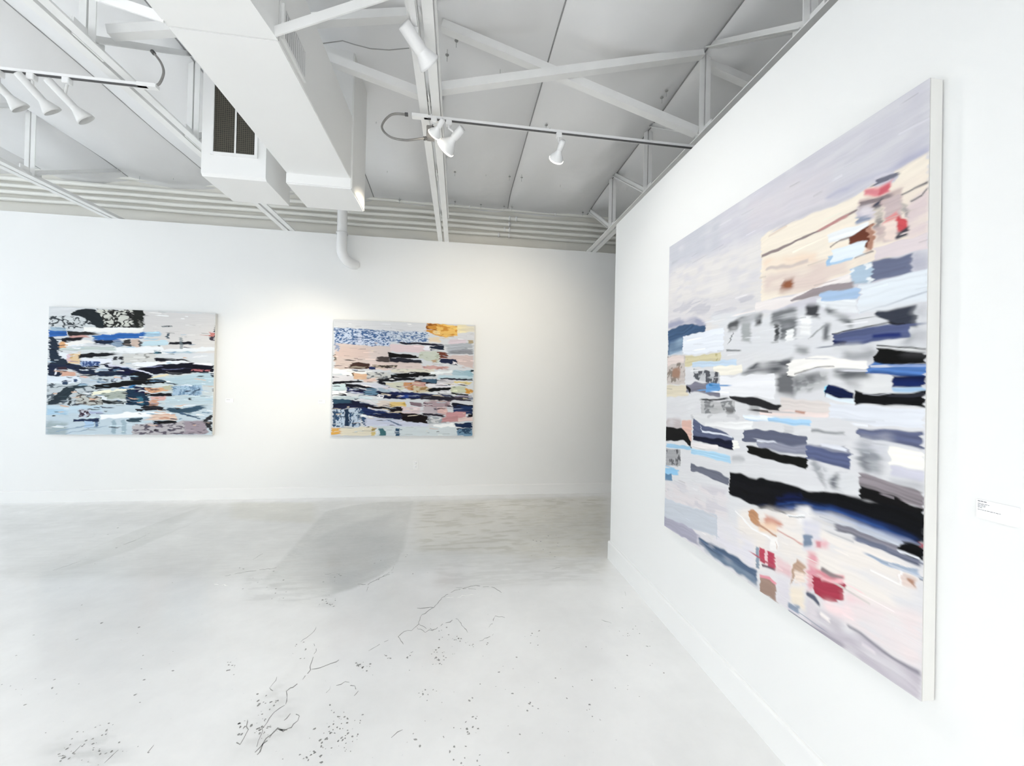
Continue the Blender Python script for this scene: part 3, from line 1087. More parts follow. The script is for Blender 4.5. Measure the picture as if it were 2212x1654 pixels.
BIGC = '''
#e9e2dc; 600,130,520 1200,150,700 1950,520,1000; s70
#0d1740; 900,40,110 1080,10,100 1250,50,150 1600,130,260 1990,230,400; s24 k.5 a.8
#08090d; 1080,-10,60 1500,30,165 1800,110,260 2010,190,370; s14 k.5
#2f4f8c; 880,105,140 1100,70,130 1300,120,185 1600,205,285 1990,360,430; s26 k.6 a.85
#b7bfcd; 1050,110,190 1250,170,250 1600,280,380 1990,430,540; s36 k.3 a.85
#ece9e8; 1050,130,230 1160,110,260; s30
#8f8d98; 1290,222,262 1600,320,380 1930,430,500; d.15,.2 k.4
#6f7488; 1430,310,345 1700,390,430 1990,500,550; d.2,.1 k.4
#9aa6b8; 1500,420,440 1750,520,560 1990,560,620; d.3,.1 k.3
#f1f1f2; 970,165,178 1040,178,192 1110,180,190; s6
#9a9a9c; 985,180,188 1110,192,200; s5
#dfdce2; 430,200,560 745,385,620; s50
#c5cad2; 46,58,240 440,178,330 452,185,402; s7 k.04
#a8a6b6; 46,183,265 200,255,350 330,335,430; s12
#dcd9dd; 300,320,440 520,420,600; s30
#4f617a; 312,345,400 500,448,545 755,598,712; s18 k.35
#8797a8; 350,420,450 600,560,600 770,690,730; s26 a.7
#f5f3f2; 575,130,142 640,200,214 720,270,284 860,345,360; s5
#b98a68; 688,140,205 720,140,225 770,200,262; s12
#e8cdb4; 758,215,295 905,235,335; s22
#c98a74; 808,178,245 940,230,262; s22
#b98f78; 740,225,240 860,310,325 900,330,345; s6
#f3efec; 845,340,430 905,350,440; s12
#c3a08a; 885,365,378 900,425,440; s6
#d7aea6; 900,285,296 1000,330,342 1100,385,398; s6
#8a97a5; 742,415,565 768,425,580; s10
#b8475a; 768,415,525 812,438,552; s8
#e6c2c6; 810,445,550 834,452,560; s8
#b5445a; 830,455,568 888,470,600; s8
#6d5560; 785,545,560 890,590,605; s8
#e0bcc0; 885,500,605 1010,560,650; s26
#9d8478; 772,640,755 850,650,795 898,700,838; s8
#d9919c; 768,622,645 850,640,664 900,690,712; s7
#d9d4da; 900,620,830 1000,640,860; s26
#b79a86; 1005,600,700 1048,520,590 1115,570,625; s16
#e9d9cd; 1030,590,690 1110,610,690; s16
#ebdfcf; 1000,700,850 1110,720,880; s24
#d3d2dc; 1095,200,430 1225,230,430; s28
#7d8ba0; 1095,325,405 1160,340,405; s16
#dc9aa4; 1128,430,770 1200,470,720; s24
#e3b6bc; 1180,370,420 1275,355,415; s22
#c96a74; 1190,380,412 1225,372,412; s14 a.7
#d98f98; 1175,580,660 1400,620,700; s18
#a53b4d; 1168,628,762 1260,655,818 1412,690,812; s10 k.1
#e9b9be; 1240,640,670 1400,650,680; s14 a.8
#8b7f80; 1230,560,600 1300,590,625 1390,630,645; s14
#ecc7cb; 1405,755,835 1580,830,920; s40
#f0d9da; 1250,820,900 1500,860,1000; s40
#5b5f70; 1125,755,785 1180,790,830 1225,840,872; s14
#8e99ab; 985,825,895 1070,855,915; s16
#c3bdc3; 1120,850,1000 1400,960,1160; s40
#d6cfd3; 1130,800,960 1200,870,980; s24
#f0e9e6; 1225,900,930 1300,940,975; s14
#e4d8d8; 1450,820,1000 1995,880,1330; s60
#d3d3d8; 1780,730,850 1995,760,900; s60 a.7
#bcb5be; 1150,985,1020 1500,1060,1245 1995,1365,1600; s20 k.06
#8a8690; 1425,985,1005 1700,1185,1212 1995,1365,1392; s16
#6f6f7d; 985,888,908 1170,998,1018 1385,1130,1165; s10
#a8a1ab; 1160,1010,1060 1400,1120,1190; s20
#dcd5d9; 1540,1130,1150 1650,1215,1235; s14
#07070a; 1795,402,445 1845,362,455 2000,385,505; s9
#e9eaf0; 1795,415,438 1860,430,448 1970,480,498; s6
#9f4f5a; 1975,370,390 2000,372,400; s8
#1a2a50; 1950,615,640 2000,625,655; d.3,0
#dccac2; 1815,595,690 1945,640,730; s16
#a8806c; 1880,640,660 1940,665,720; s12
#f3efee; 1815,580,680 1835,585,690; s8
'''

FLOOR = '''
#e2e2df; 0,1090,1250 600,1085,1250 1310,1072,1200; s60 a.8
#d7d8d5; 560,1240,1262 640,1140,1280 700,1105,1288 760,1092,1272 820,1084,1244 862,1084,1210 895,1082,1120; s16 k.05 m#d9d9d6,.42,40,12
#c6c7c6; 650,1180,1255 740,1135,1268 850,1110,1215; s70 a.6
#e4e2da; 900,1085,1190 1310,1072,1200; s70 a.8 m#d0cdc1,.40,45,12
#d8d5c9; 1120,1095,1225 1310,1090,1235; s60 a.6 m#dddbd3,.55,26,8
#d3d4d0; 120,1215,1240 280,1150,1190 440,1092,1120; s40 a.5
#d6d3c3; 500,1085,1120 680,1085,1130; s50 a.4
#cfd0cf; 100,1600,1660 270,1590,1660; s50 a.7 m#e2e2e2,.5,24,10
#d3d4d2; 530,1240,1300 720,1270,1310; s30 a.6 m#e3e4e2,.5,30,8
#d8d8d6; 500,1560,1640 640,1440,1600; s40 a.6 m#e5e5e4,.6,20,12
#d9d9d6; 940,1215,1270 1300,1200,1260; s30 a.6 m#e6e6e4,.5,40,9
'''

CRACKS = '''
F 2.2 1855,935 1872,960 1850,1010 1838,1085 1790,1140 1740,1180 1700,1215 1695,1250 1690,1290
F 2.2 1838,1085 1900,1075 1960,1045 2030,1022
F 1.6 1640,1130 1600,1190 1615,1210
F 2.6 1680,1390 1720,1350 1770,1350 1760,1390 1720,1430 1680,1455 1650,1440
F 4.5 1510,1590 1560,1530 1620,1450
F 4.0 1520,1560 1575,1490 1640,1440 1700,1440
F 3.0 1600,1420 1560,1420 1540,1480 1520,1540
F 2.0 1690,1290 1620,1340 1580,1400 1545,1440
F 1.8 1935,1220 1960,1185 2040,1160 2100,1175 2115,1215 2095,1240
F 2.0 1360,1520 1430,1520 1470,1440 1465,1380
F 2.2 870,1600 890,1560 910,1530
F 1.6 730,345 800,320 890,275
F 1.5 320,495 400,470 480,440
F 1.5 1330,530 1500,500 1650,480
F 1.8 1500,430 1555,400
F 1.6 1880,820 1850,870 1780,920
F 1.6 345,1600 420,1590 480,1530
F 1.6 610,1640 700,1560
F 2.0 1920,520 1960,515
F 3.0p 1265,580 1350,590
G 2.2 550,720 650,715 700,660 760,620 880,590 990,595 1050,630
G 2.0 650,715 570,770 560,815 540,840 470,860 440,890 470,935
G 2.0 560,815 640,850 720,810 780,785 810,810 850,865
G 2.0 1070,775 1015,765 1000,800 975,835
G 2.2p 720,662 800,655 890,640
G 1.6 1000,870 985,890 920,915
G 1.6 250,620 270,570 320,550 400,500 420,460
G 1.8 200,580 260,582 320,545 410,510
G 1.6 780,600 840,607 900,610
G 1.4 545,840 600,865 660,842
G 1.4 265,970 310,945 380,910
G 1.6 400,1475 465,1440
G 1.4 1350,490 1400,478
G 1.4 1640,790 1700,810
G 1.4 1780,620 1785,650
'''

CHIPS = '''
G 220 1060 45 34
G 680 1010 70 40
G 520 1000 30 10
G 375 1005 25 10
G 790 910 40 18
G 700 870 60 14
G 565 1240 50 16
G 130 1460 110 46
G 90 1380 50 14
G 1230 890 70 14
G 900 960 130 16
G 1600 1310 60 9
G 850 1420 130 18
G 1400 1250 300 18
G 900 1300 400 50
G 1800 870 140 26
G 1340 300 160 46
G 1230 1290 60 10
G 800 1560 200 24
G 1900 1200 200 14
G 320 500 160 22
F 1580 1280 70 34
F 1560 1440 60 40
F 1440 1430 70 24
F 1340 1070 60 20
F 1930 680 60 26
F 1780 960 60 16
F 1850 1590 150 46
F 2000 1440 130 40
F 600 1560 220 50
F 440 1560 120 36
F 600 1000 600 40
F 120 1150 120 16
F 1550 540 140 30
F 1980 530 80 18
F 620 380 220 26
'''

PINS = '''1081,142 1152,146 813,250 1066,281 1257,301 837,359 983,367 1050,367 1101,377 1127,379 1211,391 863,428 983,432 1039,438
1089,442 1106,443 1259,455 966,112 986,81 375,375 302,375 257,296 287,305 1180,265 1190,272 1440,190 1430,205'''


# ------------------------------------------------------------------ the room
D, WX, ZB, ZP, YE, ZC = 5.755, 1.452, 3.698, 3.166, 3.522, 4.42
XL, XR, YR, YO = -11.1, 4.6, -4.4, 6.075


def floor():
    xs = np.concatenate([np.linspace(XL, -6.2, 12, endpoint=False), np.linspace(-6.2, 2.6, 420, endpoint=False), np.linspace(2.6, XR, 12)])
    ys = np.concatenate([np.linspace(YO, 5.76, 4, endpoint=False), np.linspace(5.76, 0.9, 330, endpoint=False), np.linspace(0.9, YR, 40)])
    X, Y = np.meshgrid(xs, -ys)
    R = Raster(X, Y, '#f0f0ef', 5)

    def conv(px, py):
        p = hit(px, py, 2, 0.0)
        return (p.x, -p.y)
    R.text(FLOOR, conv, 0.0036)
    P = np.stack([X, -Y, np.zeros_like(X)], -1)
    o = struct(grid_object('floor', P, R.C, 'floor'))
    # the cracks of the painted concrete, each a thin sunken-looking ribbon of bare dark concrete
    rnd = random.Random(3)
    for ln in CRACKS.strip().splitlines():
        crop, wd, pts = ln.split(None, 2)
        pale = wd.endswith('p')
        wd = float(wd.rstrip('p')) * 0.001
        ox = 0 if crop == 'F' else 700
        pp = [tuple(float(c) for c in q.split(',')) for q in pts.split()]
        pl = [hit(ox + a / 2.739, 1050 + b / 2.739, 2, 0) for a, b in pp]
        fine = []
        for a, b in zip(pl[:-1], pl[1:]):
            n = max(2, int((b - a).length / 0.02))
            for k in range(n):
                q = a.lerp(b, k / n)
                fine.append(q + Vector((rnd.gauss(0, .003), rnd.gauss(0, .005), 0)))
        fine.append(pl[-1])
        mb = MB()
        n = len(fine)
        run = []
        for i in range(n):
            d = (fine[min(i + 1, n - 1)] - fine[max(i - 1, 0)]).normalized()
            s = Vector((-d.y, d.x, 0)) * wd * rnd.uniform(0.25, 1.0) * (0.4 if i in (0, n - 1) else 1)
            s.y *= 1.8
            run.append((fine[i] - s, fine[i] + s))
        for i in range(n - 1):
            if rnd.random() < 0.14:
                continue
            q = [run[i][0], run[i][1], run[i + 1][1], run[i + 1][0]]
            mb.add([(v.x, v.y, z) for z in (-0.002, 0.0007) for v in q],
                   [(4, 5, 6, 7), (0, 1, 5, 4), (1, 2, 6, 5), (2, 3, 7, 6), (3, 0, 4, 7)])
        mb.build('floor_crack', 'pale_chip' if pale else 'crack', o)
    mb = MB()
    for ln in CHIPS.strip().splitlines():
        crop, cx, cy, r, cnt = ln.split()
        ox = 0 if crop == 'F' else 700
        for k in range(int(int(cnt) * 0.55)):
            a = float(cx) + rnd.gauss(0, .55) * float(r)
            b = float(cy) + rnd.gauss(0, .45) * float(r)
            p = hit(ox + a / 2.739, 1050 + b / 2.739, 2, 0)
            if p.x > WX - 0.06 or p.y > D - 0.1:
                continue
            s = rnd.uniform(0.0015, 0.0055) * (p.y / 2.4) ** 0.5
            m_ = rnd.randint(5, 7)
            ph = rnd.uniform(0, PI)
            el = rnd.uniform(1.0, 2.2)
            vs = []
            for i in range(m_):
                t = 2 * PI * i / m_
                rr = s * rnd.uniform(0.5, 1.2)
                ax, ay = math.cos(t) * rr * el, math.sin(t) * rr * 1.3
                vs.append((p.x + ax * math.cos(ph) - ay * math.sin(ph), p.y + ax * math.sin(ph) + ay * math.cos(ph), 0.0008))
            mb.add(vs, [tuple(range(m_))])
    c = mb.build('paint_chips', 'crack', o)
    c['kind'] = 'stuff'


def walls():
    struct(MB().box(XL, XR, D, D + 0.12, 0, ZB).build('wall_back', 'wall'))
    struct(MB().box(XL, XR, YO, YO + 0.15, 0, 4.75).build('wall_outer_back', 'outer_wall'))
    struct(MB().box(XL, XR, D + 0.12, YO, 0.0, 0.05).build('floor_behind_back_wall', 'outer_wall'))
    struct(MB().box(WX, WX + 0.13, YR, YE, 0, ZP).build('wall_partition', 'wall'))
    struct(MB().box(XR, XR + 0.12, YR, YO, 0, 4.75).build('wall_right', 'wall'))
    # rear wall and left wall with their window openings
    a, b, z0, z1 = -7.0, 1.3, 0.4, 3.1
    struct(MB().box(XL, a, YR - .12, YR, 0, 4.75).box(b, XR, YR - .12, YR, 0, 4.75).box(a, b, YR - .12, YR, 0, z0)
           .box(a, b, YR - .12, YR, z1, 4.75).build('wall_rear', 'wall'))
    w_ = struct(MB().box(a, b, YR - .1, YR - .02, z0, z0 + .06).box(a, b, YR - .1, YR - .02, z1 - .06, z1)
                .box(a, a + .06, YR - .1, YR - .02, z0 + .06, z1 - .06).box(b - .06, b, YR - .1, YR - .02, z0 + .06, z1 - .06)
                .build('window_1', 'window_metal'))
    for k in range(1, 5):
        x = a + (b - a) * k / 5
        MB().box(x - .025, x + .025, YR - .1, YR - .02, z0 + .06, z1 - .06).build('mullion', 'window_metal', w_)
    a, b, z0, z1 = -2.6, 4.4, 0.8, 3.4
    struct(MB().box(XL - .12, XL, YR, a, 0, 4.75).box(XL - .12, XL, b, YO, 0, 4.75).box(XL - .12, XL, a, b, 0, z0)
           .box(XL - .12, XL, a, b, z1, 4.75).build('wall_left', 'wall'))
    w_ = struct(MB().box(XL - .1, XL - .02, a, b, z0, z0 + .06).box(XL - .1, XL - .02, a, b, z1 - .06, z1)
                .box(XL - .1, XL - .02, a, a + .06, z0 + .06, z1 - .06).box(XL - .1, XL - .02, b - .06, b, z0 + .06, z1 - .06)
                .build('window_2', 'window_metal'))
    for k in range(1, 4):
        y = a + (b - a) * k / 4
        MB().box(XL - .1, XL - .02, y - .025, y + .025, z0 + .06, z1 - .06).build('mullion', 'window_metal', w_)
    # skirting boards with a small rounded top
    h, t = 0.15, 0.016

    def prof(x0, s):
        return [(x0, 0), (x0 + s * t, 0), (x0 + s * t, h - .012), (x0 + s * t * .55, h - .002), (x0, h)]
    struct(MB().prism(prof(D, -1), 0, XL, XR).build('baseboard_back', 'trim'))
    h = 0.17
    struct(MB().prism([(x, z) for x, z in prof(WX, -1)], 1, YR, YE + t).build('baseboard_partition', 'trim'))
    struct(MB().prism(prof(YE, 1), 0, WX, WX + .13 + t).build('baseboard_partition_end', 'trim'))


TRX = [(-4.54, -0.19), (-2.37, -0.19), (-0.26, -0.03), (1.98, 0.0)]


def ceiling():
    roof = struct(MB().box(XL - .12, XR + .12, YR - .12, YO + .15, 4.75, 4.85).build('roof_slab', 'roof'))
    edges = [XL, -8.9, -7.8, -6.7, -5.6, -4.54, -3.46, -2.37, -1.31, -0.26, 0.72, 1.98, 3.05, XR]
    ceil = struct(thing('ceiling', (-1.5, 1.0, ZC), 'ceiling lining of white vinyl sheets sagging between the steel trusses', 'ceiling'))
    del ceil['category']
    rng = np.random.RandomState(11)
    base = Raster(np.zeros((2, 2)), np.zeros((2, 2)), '#000000', 21)
    def seam_x(e, y):
        # the sheet edges wander a little, so that the seams snake
        return e + (base_noise(y * 0.85 + e * 7.3) - 0.5) * 0.07

    def base_noise(v):
        r = np.random.RandomState(5).rand(400)
        k = np.floor(v).astype(int) % 397
        f = v - np.floor(v)
        f = f * f * (3 - 2 * f)
        return r[k] * (1 - f) + r[k + 1] * f
    for i, (a, b) in enumerate(zip(edges[:-1], edges[1:])):
        nu, nv = 26, 190
        U, V = np.meshgrid(np.linspace(0, 1, nu), np.linspace(0, 1, nv))
        y = YO - V * (YO - YR)
        g = 0.006
        x = (seam_x(a, y) + g) * (1 - U) + (seam_x(b, y) - g) * U
        su = np.sin(PI * U) ** 0.7
        bay = np.abs(np.sin(PI * (y - 3.05) / 2.95)) ** 0.5
        sag = su * (0.03 + 0.115 * bay)
        wr = (base.noise(x * 1.8, y * 1.0) - 0.5) * 0.11 * su + (base.noise(x * 5, y * 2.0) - 0.5) * 0.034 * su
        z = ZC - sag + wr
        z = z - np.clip((y - 5.2) / 0.9, 0, 1) ** 2 * 0.05
        grid_object('ceiling_sheet', np.stack([x, y, z], -1), np.ones(x.shape + (3,)) * 0.7, 'vinyl', ceil)
        if 0 < i:
            yy = np.linspace(YO, YR, 120)
            xx = seam_x(a, yy)
            on_truss = any(abs(a - t[0]) < .05 for t in TRX)
            w = 0.010 if on_truss else 0.007
            zz = ZC + .004 - np.clip((yy - 5.2) / 0.9, 0, 1) ** 2 * 0.05
            MB().tube([(p, q, r) for p, q, r in zip(xx, yy, zz)], w, 6).build('seam_tape', 'seam_tape', ceil)
    # wire pins that hold the lining
    for ln in PINS.split():
        px, py = [float(c) for c in ln.split(',')]
        p = hit(px, py, 2, ZC - 0.05)
        if p.y > YO - 0.05:
            p.y = YO - 0.08
        q = Vector((p.x, p.y, ZC - 0.03))
        mb = MB().tube([q, q - Vector((0.0, 0.0, 0.10))], 0.0018, 6)
        mb.lathe([(0.0, 0.016), (0.004, 0.014), (0.004, 0.0)], q - Vector((0, 0, 0.045)), (0, 0, -1), 8)
        mb.build('insulation_pin', 'pin_grey', ceil)


# ------------------------------------------------------------------ roof trusses and bracing
def truss(x0, dy):
    t = thing('roof_truss', (x0, 4.95 + dy, ZB), '', 'truss', 'white steel roof trusses')
    g = 0.014
    ya, yb = YR + 0.05, D + 0.2
    for s in (-1, 1):
        MB().angle((x0 + s * g, ya, ZB), (x0 + s * g, yb, ZB), 0.062, 0.009, s, 1).build('bottom_chord', 'steel', t)
        MB().angle((x0 + s * g, ya, 4.52), (x0 + s * g, YO - .02, 4.52), 0.055, 0.008, s, -1).build('top_chord', 'steel', t)
    ys = [4.95 - 0.985 * k + dy for k in range(9)]
    for k, y in enumerate(ys):
        mb = MB()
        for s in (-1, 1):
            mb.angle((x0 + s * .006, y, ZB + .02), (x0 + s * .006, y, 4.50), 0.042, 0.006, -s, 1)
        mb.build('vertical_post', 'steel', t)
        yt = ys[k - 1] if k else D + 0.1
        zt = 4.43 if k else 4.34
        mb = MB()
        for s in (-1, 1):
            mb.angle((x0 + s * .007, y + .03, ZB + .05), (x0 + s * .007, yt - .03, zt), 0.042, 0.006, s, 1)
        mb.build('diagonal', 'steel', t)
        MB().box(x0 - .0055, x0 + .0055, y - .09, y + .12, ZB + .004, ZB + .11).build('gusset_plate', 'steel', t)
    return t


def trusses():
    labs = ['white steel roof truss nearest the left edge, ending above the left painting',
            'white steel roof truss crossing the row of three white spotlights at upper left',
            'white steel roof truss in the middle carrying the tall white spotlight',
            'white steel roof truss rising just above the top edge of the partition wall']
    for (x, dy), lb in zip(TRX, labs):
        truss(x, dy)['label'] = lb

    def brace(a, b, lb, leg=0.062):
        o = MB().angle(a, b, leg, 0.007, 1, 1, (0, 1, 0)).build('cross_brace', 'steel')
        tag(o, lb, 'brace', 'diagonal braces between the trusses')
    y = 3.0
    brace((-0.19, y, 4.345), (1.93, y, 3.755), 'white steel brace sloping down to the right, crossing behind another above the track')
    brace((-0.19, y - .07, 3.80), (1.94, y - .07, 4.36), 'white steel brace rising to the right towards the partition, crossing in front of another')
    brace((-2.33, y - .12, 3.87), (-0.33, y - .07, 4.345), 'white steel brace rising to the right above the large air duct')
    brace((-2.33, y, 4.32), (-0.33, y, 3.795), 'white steel brace dropping to the right from the air duct to the middle truss')
    brace((2.03, y, 4.34), (4.2, y, 3.76), 'short visible piece of brace seen through the truss above the partition')
    # two electrical conduits clipped along the middle truss
    for dx, dz, r, lb in ((0.085, 0.035, 0.011, 'thin white conduit running along the right side of the middle truss'),):
        mb = MB().tube([(-0.26 + dx, 5.0, ZB + dz), (-0.26 + dx, -2, ZB + dz)], r, 8)
        o = tag(mb.build('conduit_pipe', 'steel'), lb, 'conduit')


# ------------------------------------------------------------------ air ducts, pipes
def ducts():
    x0, x1, z0, z1, ys = -1.415, -0.92, 3.30, 3.82, 2.06
    t = thing('air_duct', (x0 / 2 + x1 / 2, ys, z0), 'large white rectangular air duct running to the back wall under the ceiling', 'duct')
    MB().box(x0, x1, ys + .003, 3.37, z0, z1).build('duct_body', 'duct', t, 0.004)
    # the near length narrows towards the viewer
    nb = MB()
    vs = []
    for y, a, b in ((ys - .003, x0, x1), (1.45, x0, x1 - .09), (-2.0, x0, x1 - .09)):
        vs += [(a, y, z0), (b, y, z0), (b, y, z1), (a, y, z1)]
    fs = [(0, 1, 2, 3), (8, 9, 10, 11)]
    for k in (0, 4):
        fs += [(k + i, k + (i + 1) % 4, k + 4 + (i + 1) % 4, k + 4 + i) for i in range(4)]
    nb.add(vs, fs).build('near_duct_body', 'duct', t)
    MB().box(x0 + .006, x1 - .006, ys - .004, ys + .004, z0 + .006, z1 - .006).build('seam', 'grey_slot', t)
    MB().box(x0 - .004, x1 + .012, 3.36, 3.80, 3.215, 4.41).build('drop_box', 'duct', t, 0.008)
    # strap hangers at the seam
    w_ = 0.046
    MB().bar((x1 - .01, ys - .03, z0 + .015), (-0.19, ys - .03, ZB - .012), 0.008, w_, (0, 0, 1)).build('hanger_strap', 'steel', t)
    MB().bar((x0 + .01, ys - .03, z0 + .012), (-2.08, ys - .03, 3.46), 0.008, w_).bar((-2.08, ys - .03, 3.46), (-2.33, ys - .03, 3.69), 0.008, w_).build('hanger_strap', 'steel', t)
    # supply grille in the right side
    ya, yb, za, zb = 2.085, 2.375, 3.335, 3.515
    fr = MB()
    e = 0.018
    fr.box(x1, x1 + .014, ya, yb, za, za + e).box(x1, x1 + .014, ya, yb, zb - e, zb)
    fr.box(x1, x1 + .014, ya, ya + e, za + e, zb - e).box(x1, x1 + .014, yb - e, yb, za + e, zb - e)
    g = fr.build('side_grille', 'steel', t)
    MB().box(x1 - .002, x1 + .0025, ya + e, yb - e, za + e, zb - e).build('grille_recess', 'grey_slot', g)
    for k in range(11):
        y = ya + e + .008 + k * (yb - ya - 2 * e - .016) / 10
        MB().bar((x1 + .007, y, za + e), (x1 + .007, y, zb - e), 0.003, 0.008, (1, 0.5, 0)).build('louver', 'steel', g)

    # return air box with the dark screened opening
    a, b, zz = -2.14, -1.645, 3.30
    yf, yk = 3.52, 3.99
    t = thing('return_air_box', (a / 2 + b / 2, yf, zz), 'white boxed return duct with dark wire screen beside the large air duct', 'duct')
    MB().prism([(yf, zz + .02), (yf + .02, zz), (yk, zz), (yk, 4.40), (yf, 4.40)], 0, a, b).build('box_body', 'duct', t)
    p0, p1 = hit(456, 330, 1, yf), hit(560, 345, 1, yf)
    xa, xb, zb0, zt = p0.x, p1.x - .01, (p0.z + p1.z) / 2 - .005, 4.12
    e = 0.022
    fr = MB().box(xa, xb, yf - .016, yf, zb0, zb0 + e).box(xa, xb, yf - .016, yf, zt - e, zt)
    fr.box(xa, xa + e, yf - .016, yf, zb0 + e, zt - e).box(xb - e, xb, yf - .016, yf, zb0 + e, zt - e)
    g = fr.build('screen_frame', 'steel', t)
    MB().box(xa + e, xb - e, yf - .006, yf + .001, zb0 + e, zt - e).build('wire_screen', 'wire_screen', g)
    xm = xa + (xb - xa) * 0.52
    MB().box(xm - .006, xm + .006, yf - .012, yf - .005, zb0 + e, zt - e).build('screen_bar', 'steel', g)

    # drain pipe with its elbow going into the wall
    r = 0.064
    px, py = -1.625, D - 0.16
    t = thing('drain_pipe', (px, py, 3.3), 'fat white pipe with elbow entering the back wall below the duct', 'pipe')
    MB().tube([(px, py, 4.30), (px, py, 3.64)], r, 20).build('pipe', 'white_gloss', t)
    pts = []
    for k in range(13):
        a_ = k / 12 * PI / 2
        R_ = 0.17
        h = R_ * (1 - math.cos(a_))
        pts.append((px + h * 0.62, py + h * 0.78, 3.45 - R_ * math.sin(a_)))
    q = Vector(pts[-1])
    pts.append(q + Vector((0.062, 0.078, 0)) * 0.7)
    MB().tube([(px, py, 3.66), (px, py, 3.53), (px, py, 3.48)] + pts, r + .004, 20).build('elbow', 'white_gloss', t)
    MB().lathe([(0, r + .012), (0.03, r + .012), (0.03, r)], (px, py, 3.635), (0, 0, 1), 20).build('collar', 'white_gloss', t)

    # horizontal conduits on the outer wall above the drywall
    cz = [(4.36, .022, 'topmost'), (4.225, .030, 'second highest'), (4.135, .026, 'middle'), (4.045, .028, 'second lowest'), (3.955, .026, 'lowest')]
    for z, r, nm in cz:
        y = YO - r - .03
        t = thing('conduit_pipe', (-2, y, z), nm + ' of five horizontal white pipes along the top of the back wall', 'pipe', 'pipes above the back wall')
        sag = [(XL + (XR - XL) * k / 24, y, z + random.gauss(0, .004)) for k in range(25)]
        MB().tube(sag, r, 12).build('pipe', 'pipe', t)
        for x in ([-5.3, -3.1, -0.95, 0.1, 1.45] if z > 4.3 else [-3.4 + z, 0.72]):
            MB().lathe([(0, r), (0, r + .008), (.025, r + .008), (.025, r)], (x, y, z), (1, 0, 0), 12).build('pipe_clip', 'steel', t)


# ------------------------------------------------------------------ track lighting
def rail(x0, x1, y, z, lb, feed_left=True):
    t = thing('lighting_track', (x0, y, z), lb, 'light track')
    MB().box(x0, x1, y - .017, y + .017, z, z + .018).build('track_body', 'white_gloss', t)
    MB().box(x0 + .03, x1, y - .013, y + .007, z - .003, z + .002).build('track_slot', 'grey_slot', t)
    e = x0 if feed_left else x1
    MB().box(e - .06, e + .06, y - .019, y + .019, z - .003, z + .022).build('end_feed', 'steel', t)
    return t


def spot_light(o, pos, target, power, angle, color, blend=1.0):
    l = bpy.data.lights.new('lamp_light', 'SPOT')
    l.energy = power
    l.color = color
    l.spot_size = math.radians(angle)
    l.spot_blend = blend
    l.shadow_soft_size = 0.05
    ob = bpy.data.objects.new('lamp_light', l)
    off = world_loc(o)
    ob.location = Vector(pos) - off
    ob.rotation_euler = (Vector(target) - Vector(pos)).to_track_quat('-Z', 'Y').to_euler()
    col.objects.link(ob)
    ob.parent = o


def par_lamp(track, head, target, lb, power=0, k=1.0, angle=60, color=(1, .88, .68)):
    """open lampholder with a flared reflector bulb hanging from the track"""
    tr, hd = Vector(track), Vector(head)
    d = (Vector(target) - hd).normalized()
    t = thing('track_spotlight', tr, lb, 'spotlight', 'track lights')
    MB().box(tr.x - .022, tr.x + .022, tr.y - .018, tr.y + .018, tr.z - .035, tr.z).build('track_adapter', 'white_gloss', t, .003)
    back = hd - d * 0.055 * k
    MB().tube([tr - Vector((0, 0, .03)), tr - Vector((0, 0, .055)), (tr + back) / 2 - Vector((0, 0, .02)), back], 0.008, 8).build('arm', 'white_gloss', t)
    MB().lathe([(-.03 * k, 0), (-.03 * k, .021 * k), (.0, .024 * k), (.045 * k, .024 * k), (.05 * k, .018 * k)], hd - d * .085 * k, d, 24).build('socket', 'white_gloss', t)
    MB().lathe([(-.04 * k, .020 * k), (-.02 * k, .024 * k), (.0, .036 * k), (.02 * k, .052 * k), (.036 * k, .060 * k), (.044 * k, .061 * k), (.046 * k, .056 * k)], hd, d, 28).build('reflector', 'white_gloss', t)
    MB().lathe([(.034 * k, 0.0), (.040 * k, .030 * k), (.044 * k, .0575 * k), (.050 * k, .0605 * k), (.043 * k, .0625 * k)], hd, d, 28).build('lens', 'bulb' if power else 'white_gloss', t)
    if power:
        spot_light(t, hd + d * .075 * k, target, power, angle, color)
    return t


def bell_lamp(track, tail, mouth, lb, power=0, target=None, body=.031, bell=.062, mat='white_gloss', stem_at=.42):
    """long cylindrical spotlight that flares into a bell"""
    tr, a, b = Vector(track), Vector(tail), Vector(mouth)
    d = (b - a).normalized()
    L = (b - a).length
    t = thing('track_spotlight', tr, lb, 'spotlight', 'track lights')
    MB().box(tr.x - .022, tr.x + .022, tr.y - .018, tr.y + .018, tr.z - .04, tr.z).build('track_adapter', 'white_gloss', t, .003)
    j = a + d * L * stem_at
    MB().tube([tr - Vector((0, 0, .03)), j], 0.008, 8).build('arm', mat, t)
    MB().lathe([(0, 0), (0, body * .9), (.006, body), (L * .62, body), (L * .66, body * .96)], a, d, 24).build('lamp_body', mat, t)
    MB().lathe([(L * .64, body * .95), (L * .70, body * 1.02), (L * .82, body + (bell - body) * .45), (L * .94, bell * .96), (L, bell), (L, bell * .94),
                (L * .92, bell * .88), (L * .80, body * 1.0)], a, d, 28).build('bell_shade', mat, t)
    MB().lathe([(L * .84, 0), (L * .86, body * 1.2), (L * .83, body * 1.3)], a, d, 20).build('lens', 'bulb' if power else 'grey_slot', t)
    if power:
        spot_light(t, b + d * .03, target, power, 95 if power < 100 else 150, (1, .97, .93))
    return t


